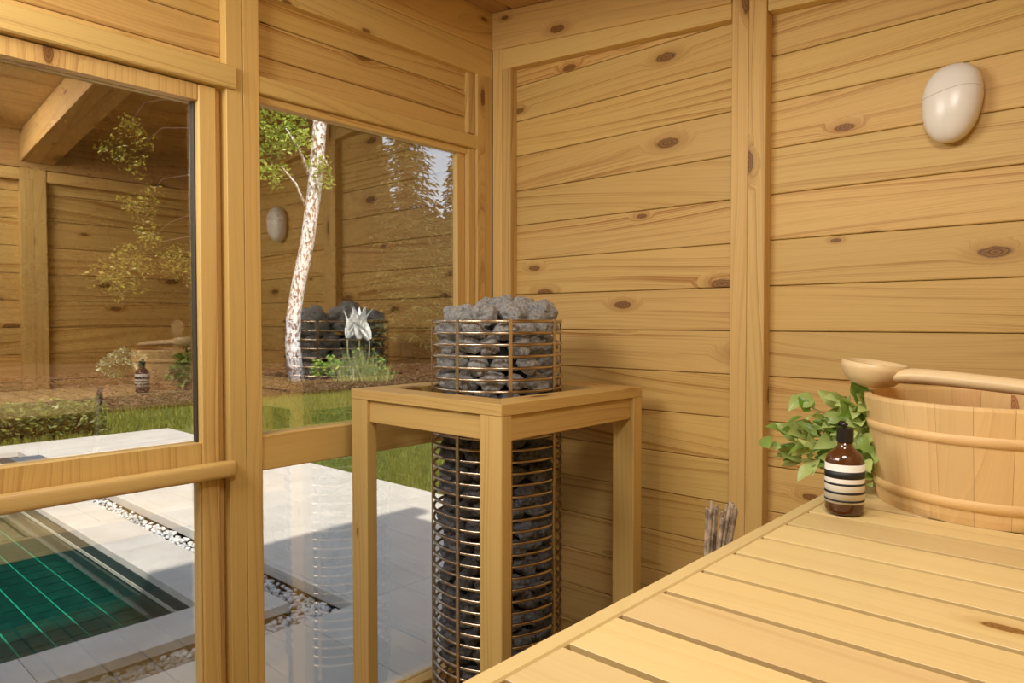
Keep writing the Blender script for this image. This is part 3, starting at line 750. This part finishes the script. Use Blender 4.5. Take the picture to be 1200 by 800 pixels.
def petal(L, W, curl):
    vs = []; n = 7
    for i in range(n):
        t = i/(n-1); wd = W*math.sin(pi*min(1, t*.92+.08))**.8*(1-t**3)+.002; y = L*t; off = curl*L*t*t
        vs += [(-wd, off, y), (0, off-wd*.35, y), (wd, off, y)]
    fs = []
    for i in range(n-1):
        for k in (0, 1): fs.append((i*3+k, i*3+k+1, i*3+k+4, i*3+k+3))
    return pyd(vs, fs, True)
for (px, py, sc, tilt) in ((407, 396, 1.1, -.35), (421, 397, 1.4, .0), (433, 398, 1.25, .45)):
    c = at(px, py, DF); fl_ = empty('flower', c, 0, fp)
    for i in range(7):
        a = 2*pi*i/7+px; pm = petal(27*u*sc, 6.0*u*sc, random.uniform(.2, .55))
        link('petal', pm, M_PETAL, Matrix.Translation(c) @ Matrix.Rotation(tilt, 4, tuple(-FW)) @ Matrix.Rotation(a, 4, 'Z'), fl_)
    link('stalk', tube([fb-c, Vector((0, 0, -20*u)), Vector((0, 0, 1*u))], [.012, .01, .01], 6), M_REED, Matrix.Translation(c), fl_)
for px, py, hh_ in ((388, 446, 28), (372, 444, 20)):
    b = ground(px, py); t = empty('garden_sprig', (b.x, b.y, 0)); D_ = (Vector((b.x, b.y, 0))-CAM).dot(FW)
    tag(t, 'small leafy green plant on mulch, %s of the white flowers' % ('just left' if px > 380 else 'farther left'), 'plant')
    link('foliage', crownmesh([(at(px+dx, py-hh_*f, D_), 6*D_/FOC) for dx, f in ((0, .9), (-4, .6), (5, .7), (0, .3))], 260, .05, px), M_BLEAF, None, t)['kind'] = 'stuff'
    link('stem', tube([(0, 0, -.03), (0, 0, hh_*D_/FOC*.9)], .012, 5), M_REED, Matrix.Translation((b.x, b.y, 0)), t)

# ------------------------------------------------------------------ benches
ZU, XE = 1.034, 1.375
ub = empty('upper_bench', (XE, -1.2, 0)); tag(ub, 'broad pale slatted upper bench at right with bucket and bottle on it', 'bench')
bar('edge_trim', XE, XE+.0235, -3.2, -.004, ZU-.062, ZU, 'y', M_BENCH, ub, .0025)
y = -.707+.0935*7
while y > -3.2:
    y1 = y-.0015; y0 = y-.0935+.0090
    bar('slat', XE+.0255, XW-.004, y0, min(y1, -.005), ZU-.026, ZU-.0005, 'x', M_BENCH, ub, .0006); y -= .0935
for x in (XE+.06, XE+.30, XW-.05): bar('bearer', x, x+.04, -3.2, -.01, ZU-.075, ZU-.027, 'y', M_FRAME, ub)
for yy in (-.06, -2.2, -3.15): bar('leg', XE+.03, XE+.075, yy-.045, yy, 0, ZU-.075, 'z', M_FRAME, ub)
lb = empty('lower_bench', (.97, -1.2, 0)); tag(lb, 'lower slatted bench under the upper one, seen mirrored in the door glass', 'bench')
ZL = .60
bar('edge_trim', .965, .99, -3.2, -.004, ZL-.072, ZL, 'y', M_BENCH, lb)
y = -.01
while y > -3.2:
    bar('slat', .992, XW-.004, y-.112, y, ZL-.026, ZL, 'x', M_BENCH, lb, .003); y -= .122
for yy in (-.06, -3.15): bar('leg', 1.0, 1.045, yy-.045, yy, 0, ZL-.027, 'z', M_FRAME, lb)
bar('dark_panel', 1.80, 1.82, -3.2, -.01, 0, ZL-.03, 'y', M_DARK, lb)  # near-black upright sheet set far back under the lower bench

# ------------------------------------------------------------------ guard frame around the heater
X0, X1, Y0, Y1, ZT = .088, .690, -.690, -.072, 1.156
gd = empty('heater_guard', ((X0+X1)/2, (Y0+Y1)/2, 0)); tag(gd, 'square pine guard table with four legs standing round the heater', 'guard')
def mitre(p, q, r, s, name):     # top board with mitred ends given by outer p,q and inner r,s corners
    cx, cy = (p[0]+q[0]+r[0]+s[0])/4, (p[1]+q[1]+r[1]+s[1])/4; X = Vector((q[0]-p[0], q[1]-p[1], 0)).normalized(); Y = Vector((-X.y, X.x, 0)); Z = Vector((0, 0, 1))
    loc = []
    for zz in (-.0145, .0145):
        for a in (p, q, r, s): d = Vector((a[0]-cx, a[1]-cy, 0)); loc.append((d.dot(X), d.dot(Y), zz))
    me = pyd(loc, [(0, 1, 2, 3), (7, 6, 5, 4), (0, 4, 5, 1), (1, 5, 6, 2), (2, 6, 7, 3), (3, 7, 4, 0)])
    bm = bmesh.new(); bm.from_mesh(me); bmesh.ops.recalc_face_normals(bm, faces=bm.faces); bmesh.ops.bevel(bm, geom=bm.edges, offset=.0012, segments=1, affect='EDGES'); bm.to_mesh(me); bm.free()
    M = Matrix((X, Y, Z)).transposed().to_4x4(); M.translation = (cx, cy, ZT-.0145); link(name, me, M_GUARD, M, gd)
bw = .092; A, B, Cc, D_ = (X0, Y0), (X1, Y0), (X1, Y1), (X0, Y1)
a_, b_, c_, d_ = (X0+bw, Y0+bw), (X1-bw, Y0+bw), (X1-bw, Y1-bw), (X0+bw, Y1-bw)
mitre(A, B, b_, a_, 'top_board'); mitre(B, Cc, c_, b_, 'top_board'); mitre(Cc, D_, d_, c_, 'top_board'); mitre(D_, A, a_, d_, 'top_board')
for x0, x1 in ((X0, X0+.075), (X1-.075, X1)):
    for y0, y1 in ((Y0, Y0+.037), (Y1-.046, Y1)):
        bar('leg', x0+.0005, x1-.0005, y0+.0005, y1-.0005, 0, ZT-.0295, 'z', M_GUARD, gd)
ap = .0115
bar('apron', X0+.075, X1-.075, Y0+ap, Y0+ap+.022, 1.063, ZT-.0295, 'x', M_GUARD, gd)
bar('apron', X0+.075, X1-.075, Y1-ap-.022, Y1-ap, 1.063, ZT-.0295, 'x', M_GUARD, gd)
bar('apron', X1-ap-.022, X1-ap, Y0+.037, Y1-.046, 1.063, ZT-.0295, 'y', M_GUARD, gd)
bar('apron', X0+ap, X0+ap+.022, Y0+.037, Y1-.046, 1.063, ZT-.0295, 'y', M_GUARD, gd)

# ------------------------------------------------------------------ tower heater
HC = Vector((.372, -.368, 0)); HR = .190
ht = empty('sauna_heater', HC); tag(ht, 'tall cylindrical heater cage of bronze steel rings packed with stones', 'heater')
R1, r1, n1, n2 = HR, .0046, 72, 8
vs = [((R1+r1*math.cos(2*pi*j/n2))*math.cos(2*pi*i/n1), (R1+r1*math.cos(2*pi*j/n2))*math.sin(2*pi*i/n1), r1*math.sin(2*pi*j/n2)) for i in range(n1) for j in range(n2)]
fs = [(i*n2+j, ((i+1) % n1)*n2+j, ((i+1) % n1)*n2+(j+1) % n2, i*n2+(j+1) % n2) for i in range(n1) for j in range(n2)]
ring = pyd(vs, fs, True); ring.materials.append(M_STEEL)
ZTOP = 1.352
k = 0
while ZTOP-.0322*k > .10:
    link('ring', ring, None, Matrix.Translation((HC.x, HC.y, ZTOP-.0322*k)), ht); k += 1
view = math.atan2(CAM.y-HC.y, CAM.x-HC.x)
for i in range(8):
    a = view+math.radians(10.5)+i*pi/4
    M = Matrix.Translation((HC.x+math.cos(a)*(HR+.0055), HC.y+math.sin(a)*(HR+.0055), (ZTOP+.006+.08)/2)) @ Matrix.Rotation(a, 4, 'Z') @ Matrix.Rotation(pi/2, 4, 'Y')
    link('upright', boxmesh(ZTOP+.006-.08, .011, .0035, M_STEEL, .001), None, M, ht)
link('heating_core', lathe([(0, .10), (.128, .10), (.128, 1.30), (0, 1.30)], 24), M_CORE, Matrix.Translation(HC), ht)
link('base', lathe([(0, 0), (.185, 0), (.185, .09), (0, .09)], 48), M_CORE, Matrix.Translation(HC), ht)
# stones
def rockset(mat, ids, amp=.42):
    out = []
    for s in ids:
        bm = blob(3, amp, (1, .85, .72), s, 1.1)
        for v in bm.verts: v.co *= 1+.10*noise.noise(v.co*5+Vector((s, 1, 9)))
        me = from_bm(bm, False); me.materials.append(mat); out.append(me)
    return out
RLs = rockset(M_ROCKL, range(11, 19)); RDs = rockset(M_ROCKD, range(11, 19))
rs = random.Random(77)
def stone(mes, p, r, label, group=None):
    M = Matrix.Translation(p) @ Matrix.Rotation(rs.uniform(0, 6.3), 4, 'Z') @ Matrix.Rotation(rs.uniform(-.6, .6), 4, 'X') @ Matrix.Rotation(rs.uniform(-.5, .5), 4, 'Y') @ Matrix.Scale(r, 4)
    o = link('sauna_stone', rs.choice(mes), None, M); tag(o, label, 'stone', group); return o
PL = 'pale speckled grey stone behind the rings of the heater basket above the guard table'
PD = 'dark grey stone packed behind the heater rings below the guard table'
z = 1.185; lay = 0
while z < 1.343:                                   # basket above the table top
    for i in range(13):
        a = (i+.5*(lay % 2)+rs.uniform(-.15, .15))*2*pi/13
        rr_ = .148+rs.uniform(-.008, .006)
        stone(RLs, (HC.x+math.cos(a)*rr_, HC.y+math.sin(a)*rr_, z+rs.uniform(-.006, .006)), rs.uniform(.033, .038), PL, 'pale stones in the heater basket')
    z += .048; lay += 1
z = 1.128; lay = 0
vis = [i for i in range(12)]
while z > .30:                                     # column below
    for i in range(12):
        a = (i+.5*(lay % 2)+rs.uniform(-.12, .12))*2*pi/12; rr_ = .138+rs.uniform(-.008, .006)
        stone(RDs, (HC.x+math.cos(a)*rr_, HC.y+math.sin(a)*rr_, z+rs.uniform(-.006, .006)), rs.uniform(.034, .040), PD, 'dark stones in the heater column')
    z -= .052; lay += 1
# heaped stones on top, placed to the outline in the photograph
T = lambda px, py, d: at(px, py, d)
d0 = (HC-CAM).dot(FW)
for px, py, dd, r, lab in (
    (545, 373, -.10, .046, 'pale stone at the left end of the heap, over the basket rim'),
    (567, 372, -.13, .044, 'second heaped stone from left, lying low at the front'),
    (570, 362, .02, .036, 'stone peeking out behind the second heaped stone'),
    (597, 370, -.12, .044, 'front middle stone of the heap in the basket'),
    (589, 360, .00, .040, 'tallest rear stone left of the heap centre'),
    (614, 364, -.01, .043, 'broad pale stone just right of the heap centre'),
    (638, 367, -.04, .041, 'rounded pale stone at the right end of the heap'),
    (533, 373, .02, .036, 'partly hidden stone behind the left end of the heap'),
    (626, 378, -.10, .036, 'low stone at the front right of the heap'),
    (582, 380, -.05, .040, 'stone wedged low in the middle of the heap'),
    (604, 376, .09, .044, 'rear stone hidden behind the middle of the heap'),
    (560, 375, .10, .040, 'rear stone on the window side of the heap'),
    (635, 376, .07, .040, 'rear stone on the wall side of the heap')):
    stone(RLs, T(px, py-3, d0+dd), r*1.06, lab)

# ------------------------------------------------------------------ wall lamp
lc = Vector((1.466, 0, 1.856)); lamp = empty('wall_lamp', (lc.x, .038, lc.z)); tag(lamp, 'white egg-shaped wall lamp mounted on the boards', 'lamp')
def egg(w0, h, d, yb_, n=48, m=24, sharp=2.3):
    vs, fs = [(0, -d, 0)], []
    for i in range(1, m+1):
        t = i/m*pi/2
        for k in range(n):
            a = 2*pi*k/n; rr_ = math.sin(t)**.9; dep = -d*abs(math.cos(t))**(.8)
            ca, sa = math.cos(a), math.sin(a); s = (abs(ca)**sharp+abs(sa)**sharp)**(-1/sharp)
            zz = sa*s*h*rr_; wd = w0*(1+.10*sa)
            vs.append((ca*s*wd*rr_+.06*zz, dep, zz))
    for k in range(n): fs.append((0, 1+k, 1+(k+1) % n))
    for i in range(m-1):
        for k in range(n): fs.append((1+i*n+k, 1+(i+1)*n+k, 1+(i+1)*n+(k+1) % n, 1+i*n+(k+1) % n))
    q = len(vs)
    for k in range(n): v = vs[1+(m-1)*n+k]; vs.append((v[0]*.97, yb_, v[2]*.97))
    for k in range(n): fs.append((1+(m-1)*n+k, q+k, q+(k+1) % n, 1+(m-1)*n+(k+1) % n))
    fs.append(tuple(range(q, q+n)))
    me = pyd(vs, fs, True); bm = bmesh.new(); bm.from_mesh(me); bmesh.ops.recalc_face_normals(bm, faces=bm.faces); bm.to_mesh(me); bm.free(); return me
ML = Matrix.Translation((lc.x, .010, lc.z))
link('shade', egg(.060, .089, .048, .020), M_LAMP, ML, lamp)
link('wall_mount', egg(.054, .082, .001, .030), M_BACK, Matrix.Translation((lc.x, .012, lc.z)), lamp)
from mathutils.bvhtree import BVHTree
sm = bpy.data.objects['shade'].data; bvh = BVHTree.FromPolygons([v.co for v in sm.vertices], [tuple(p.vertices) for p in sm.polygons]); pts = []
for i in range(41):
    x = -.058+.116*i/40; z_ = .022+.0045*math.sin(x*42+.4)+.05*x
    h_ = bvh.ray_cast(Vector((x, -1, z_)), Vector((0, 1, 0)))[0]
    if h_ is not None: pts.append((h_.x, h_.y-.0001, h_.z))
link('seam', tube(pts, .0007, 5), M_SEAM, ML, lamp)

# ------------------------------------------------------------------ bucket with ladle
BC = Vector((1.622, -.440, ZU)); bk = empty('wooden_bucket', BC); tag(bk, 'round pale wooden stave bucket with two wooden hoops on upper bench', 'bucket')
RB, RTp, HB, TH, NS = .181, .204, .187, .015, 24
for i in range(NS):
    a0, a1 = 2*pi*(i+.004)/NS, 2*pi*(i+.996)/NS; am = (a0+a1)/2; vs = []
    seg = 4
    tall = 0
    for zz in (0, .012, HB-.006, HB):
        ro = RB+(RTp-RB)*zz/HB; bev = .002 if zz in (0, HB) else 0
        for r in (ro-TH+bev, ro-bev):
            for s in range(seg+1):
                a = a0+(a1-a0)*s/seg; vs.append((zz-HB/2, r*math.sin(a-am), r*math.cos(a-am)-RB))
    fs = []; n = seg+1; st = 2*n
    for l in range(3):
        for s in range(seg):
            o0 = l*st; fs.append((o0+n+s, o0+n+s+1, o0+st+n+s+1, o0+st+n+s)); fs.append((o0+s, o0+st+s, o0+st+s+1, o0+s+1))
        fs.append((l*st, l*st+n, l*st+st+n, l*st+st)); fs.append((l*st+seg, l*st+st+seg, l*st+st+n+seg, l*st+n+seg))
    for s in range(seg): fs.append((s, s+1, n+s+1, n+s)); fs.append((3*st+s, 3*st+n+s, 3*st+n+s+1, 3*st+s+1))
    me = pyd(vs, fs); bm = bmesh.new(); bm.from_mesh(me); bmesh.ops.recalc_face_normals(bm, faces=bm.faces); bm.to_mesh(me); bm.free()
    rd = Vector((math.cos(am), math.sin(am), 0)); X = Vector((0, 0, 1)); Z = rd; Y = Z.cross(X)
    M = Matrix((X, Y, Z)).transposed().to_4x4(); M.translation = BC+rd*RB+Vector((0, 0, HB/2)); link('stave', me, M_BUCKET, M, bk)
for z0, z1 in ((.024, .041), (.126, .1425)):
    def ro(zz): return RB+(RTp-RB)*zz/HB
    me = lathe([(ro(z0)-.001, z0), (ro(z0)+.0022, z0+.001), (ro(z1)+.0022, z1-.001), (ro(z1)-.001, z1)], 64)
    link('hoop', me, M_BUCKET, Matrix.Translation(BC), bk)
link('bottom', lathe([(0, .015), (RB-.014, .015), (RB-.013, .03), (0, .03)], 48), M_BUCKET, Matrix.Translation(BC), bk)
# tall grip stave with a rounded head, on the far side (mirrored in the door glass)
ga = math.atan2(1.46, 3.53); rd = Vector((math.cos(ga), math.sin(ga), 0))
out = [(-.022, .0), (-.020, .06), (-.016, .085), (-.018, .11), (-.026, .125), (-.031, .142), (-.030, .160), (-.022, .176), (-.010, .184), (0, .186)]
out = out+[(-a, b) for a, b in out[-2::-1]]
vs = [(b, a, t_) for t_ in (-.008, .008) for a, b in out]; n = len(out)
fs = [tuple(range(n)), tuple(range(2*n-1, n-1, -1))]+[(i, (i+1) % n, n+(i+1) % n, n+i) for i in range(n)]
me = pyd(vs, fs); bm = bmesh.new(); bm.from_mesh(me); bmesh.ops.recalc_face_normals(bm, faces=bm.faces); bm.to_mesh(me); bm.free()
X = Vector((0, 0, 1)); Y = rd.cross(X); M = Matrix((X, Y, rd)).transposed().to_4x4(); M.translation = BC+rd*(RTp-.024)+Vector((0, 0, HB-.045))
link('grip_stave', me, M_BUCKET, M, bk)
# ladle
bc = Vector((1.437, -.478, ZU+HB+.034)); ld = empty('wooden_ladle', bc); tag(ld, 'smooth pale wooden ladle lying across the bucket rim', 'ladle')
bprof = [(0, -.026), (.020, -.0255), (.038, -.019), (.050, -.006), (.055, .008), (.0555, .020), (.052, .021), (.050, .010), (.044, -.003), (.032, -.014), (.015, -.0185), (0, -.019)]
hd = Vector((.30, -.075, -.016)).normalized()
tl = Matrix.Rotation(.12, 4, 'Y')
link('bowl', lathe(bprof, 40), M_LADLE, Matrix.Translation(bc) @ tl, ld)
hm = []; vs, fs = [], []
X = hd; Y = Vector((0, 0, 1)).cross(X).normalized(); Z = X.cross(Y)
st = [(.036, .020, .010, -.010), (.050, .021, .0125, -.006), (.068, .018, .0135, -.003), (.10, .0155, .0135, -.001), (.20, .0145, .0130, -.001), (.30, .015, .012, -.002), (.34, .014, .010, -.002), (.352, .009, .007, -.002)]
for s, a, b, zo in st:
    for k in range(16):
        t_ = 2*pi*k/16; vs.append((s-.2, a*math.cos(t_), b*math.sin(t_)+zo+.006))
for i in range(len(st)-1):
    for k in range(16): fs.append((i*16+k, i*16+(k+1) % 16, (i+1)*16+(k+1) % 16, (i+1)*16+k))
fs += [tuple(range(16))[::-1], tuple(range(len(vs)-16, len(vs)))]
M = Matrix((X, Y, Z)).transposed().to_4x4(); M.translation = bc+X*.2
link('ladle_handle', pyd(vs, fs, True), M_LADLE, M, ld)

# ------------------------------------------------------------------ soap bottle
SB = Vector((1.4475, -.670, ZU)); bo = empty('soap_bottle', SB); tag(bo, 'brown glass soap bottle with black cap and striped black-and-white label', 'bottle')
rb = .0298
body = [(0, 0), (rb-.008, 0), (rb-.0025, .003), (rb, .009), (rb, .086), (rb-.0015, .093), (rb-.006, .1005), (.0155, .1075), (.0118, .1120), (.0118, .121), (0, .121)]
link('body', lathe(body, 48), M_AMBER, Matrix.Translation(SB), bo)
def band(nm, z0, z1, mat, dr=.0005): link(nm, lathe([(rb-.001, z0), (rb+dr, z0), (rb+dr, z1), (rb-.001, z1)], 48, close=True), mat, Matrix.Translation(SB), bo)
band('label', .0205, .0845, M_WHITE)
for z0, z1 in ((.0616, .0731), (.0505, .0540), (.0362, .0400), (.0238, .0268)): band('label_stripe', z0, z1, M_BLACK, .0008)
capv = []
cp = []
n = 40; vs = []; fs = []
for zz, rr_ in ((.119, .0128), (.1400, .0126), (.1415, .0110)):
    for k in range(n): q = rr_*(1+.03*(k % 2)); vs.append((q*math.cos(2*pi*k/n), q*math.sin(2*pi*k/n), zz))
for i in range(2):
    for k in range(n): fs.append((i*n+k, i*n+(k+1) % n, (i+1)*n+(k+1) % n, (i+1)*n+k))
fs += [tuple(range(n))[::-1], tuple(range(2*n, 3*n))]
cap = link('cap', pyd(vs, fs), M_CAP, Matrix.Translation(SB), bo)
link('pump_head', tube([(0, 0, .1415), (0, 0, .1450), (-.003, .001, .1470), (-.011, .003, .1465)], [.0055, .0055, .005, .0035], 10), M_CAP, Matrix.Translation(SB), cap)

# ------------------------------------------------------------------ bunch of leafy birch twigs behind the bottle
vb = Vector((1.44, -.34, ZU)); vh = empty('leafy_whisk', vb); tag(vh, 'bunch of fresh green leafy twigs lying between bottle, bucket and wall', 'leaves')
def leafmesh(L, W, fold, seed):
    rr = random.Random(seed); vs, fs = [], []; n = 7
    for i in range(n):
        t = i/(n-1); wd = W*(math.sin(pi*t**.72)**.85 if 0 < t < 1 else 0)+(.0004); z = -fold*L*t*t+.08*L*math.sin(pi*t)
        for k in (-1, -.5, 0, .5, 1):
            vs.append((L*t, wd*k, z+abs(k)*wd*.30))
    for i in range(n-1):
        for k in range(4): fs.append((i*5+k, i*5+k+1, (i+1)*5+k+1, (i+1)*5+k))
    me = pyd(vs, fs, True); me.materials.append(M_LEAF); return me
lms = [leafmesh(L, W, f, s) for s, (L, W, f) in enumerate(((.045, .0145, .2), (.040, .0135, .3), (.034, .0105, .1), (.048, .0155, .25), (.046, .006, .2)))]
rl = random.Random(21)
targets = [(908, 521), (925, 507), (915, 500), (935, 470), (938, 522), (950, 540), (945, 505), (960, 488), (955, 520), (972, 500), (980, 468), (985, 485), (975, 520), (965, 535), (998, 475), (1005, 495), (1015, 480), (1000, 515), (985, 530), (1012, 520), (1015, 545), (1000, 550), (1022, 505), (1020, 560), (945, 552), (932, 535), (1010, 465), (970, 548), (990, 505), (1020, 530)]
for i, (px, py) in enumerate(targets):
    f = (px-900)/125.; d = 1.42-.16*f+rl.uniform(-.03, .06)
    tip = at(px, py, d); src = vb+Vector((rl.uniform(-.03, .03), rl.uniform(-.04, .04), .03+rl.random()*.05))
    if tip.z < ZU+.02 and tip.x > XE: tip.z = ZU+.02
    mid = (src+tip)/2+Vector((0, 0, .02))
    tg = link('twig', tube([src-vb, mid-vb, tip-vb], [.0016, .0012, .0008], 5), M_REED, Matrix.Translation(vb), vh)
    for j in range(6):
        p = tip if j == 0 else tip+(mid-tip)*rl.uniform(0, .55)+Vector((rl.gauss(0, .009), rl.gauss(0, .009), rl.gauss(0, .009)))
        out_ = ((tip-src).normalized()+Vector((rl.gauss(0, .5), rl.gauss(0, .5), rl.gauss(0, .5)-.15))).normalized()
        nrm = (CAM-p).normalized()*.9+Vector((rl.gauss(0, .5), rl.gauss(0, .5), rl.gauss(0, .5)+.35)); Y_ = nrm.cross(out_).normalized(); Z_ = out_.cross(Y_)
        M = Matrix((out_, Y_, Z_)).transposed().to_4x4() @ Matrix.Scale(rl.uniform(.75, 1.12), 4); M.translation = p-out_*.015
        if p.z < ZU+.02 and p.x > XE-.02: M.translation.z = ZU+.022
        link('leaf', rl.choice(lms), None, M, tg)

# ------------------------------------------------------------------ birch-twig whisk leaning on the upper bench
tb = Vector((1.30, -.905, ZL)); tw = empty('twig_whisk', tb); tag(tw, 'bundle of thin brown twigs standing upright against the upper bench edge', 'whisk')
tc = Vector((1.330, -.884, 1.058)); rt_ = random.Random(4)
for i in range(22):
    a = rt_.uniform(0, 6.3); q = rt_.random()**.5
    top = tc+RT*(math.cos(a)*q*.027)+Vector((-.42, .9, 0))*(math.sin(a)*q*.012)+Vector((0, 0, rt_.uniform(-.016, .016)))
    if top.x > XE-.008: top.x = XE-.008
    top += RT*.004
    bot = tb+Vector((math.cos(a)*q*.012, math.sin(a)*q*.012, .003))
    mid = tb*.45+tc*.55+Vector((math.cos(a)*q*.010, math.sin(a)*q*.010, 0)); mid.z = ZL+.25
    r_ = rt_.uniform(.0022, .0036)
    vs, fs = tubegeo([bot-tb, mid-tb, top-tb], [r_, r_, r_*.95], 7)
    me = pyd(vs, fs, True); me.materials.append(M_TWIG); me.materials.append(M_TWIGEND); me.polygons[-1].material_index = 1
    link('twig', me, None, Matrix.Translation(tb), tw)
link('binding', lathe([(.014, .0), (.0165, .003), (.0165, .022), (.014, .025)], 20), M_TWIGEND, Matrix.Translation(tb*.5+tc*.5+Vector((0, 0, -.02))), tw)
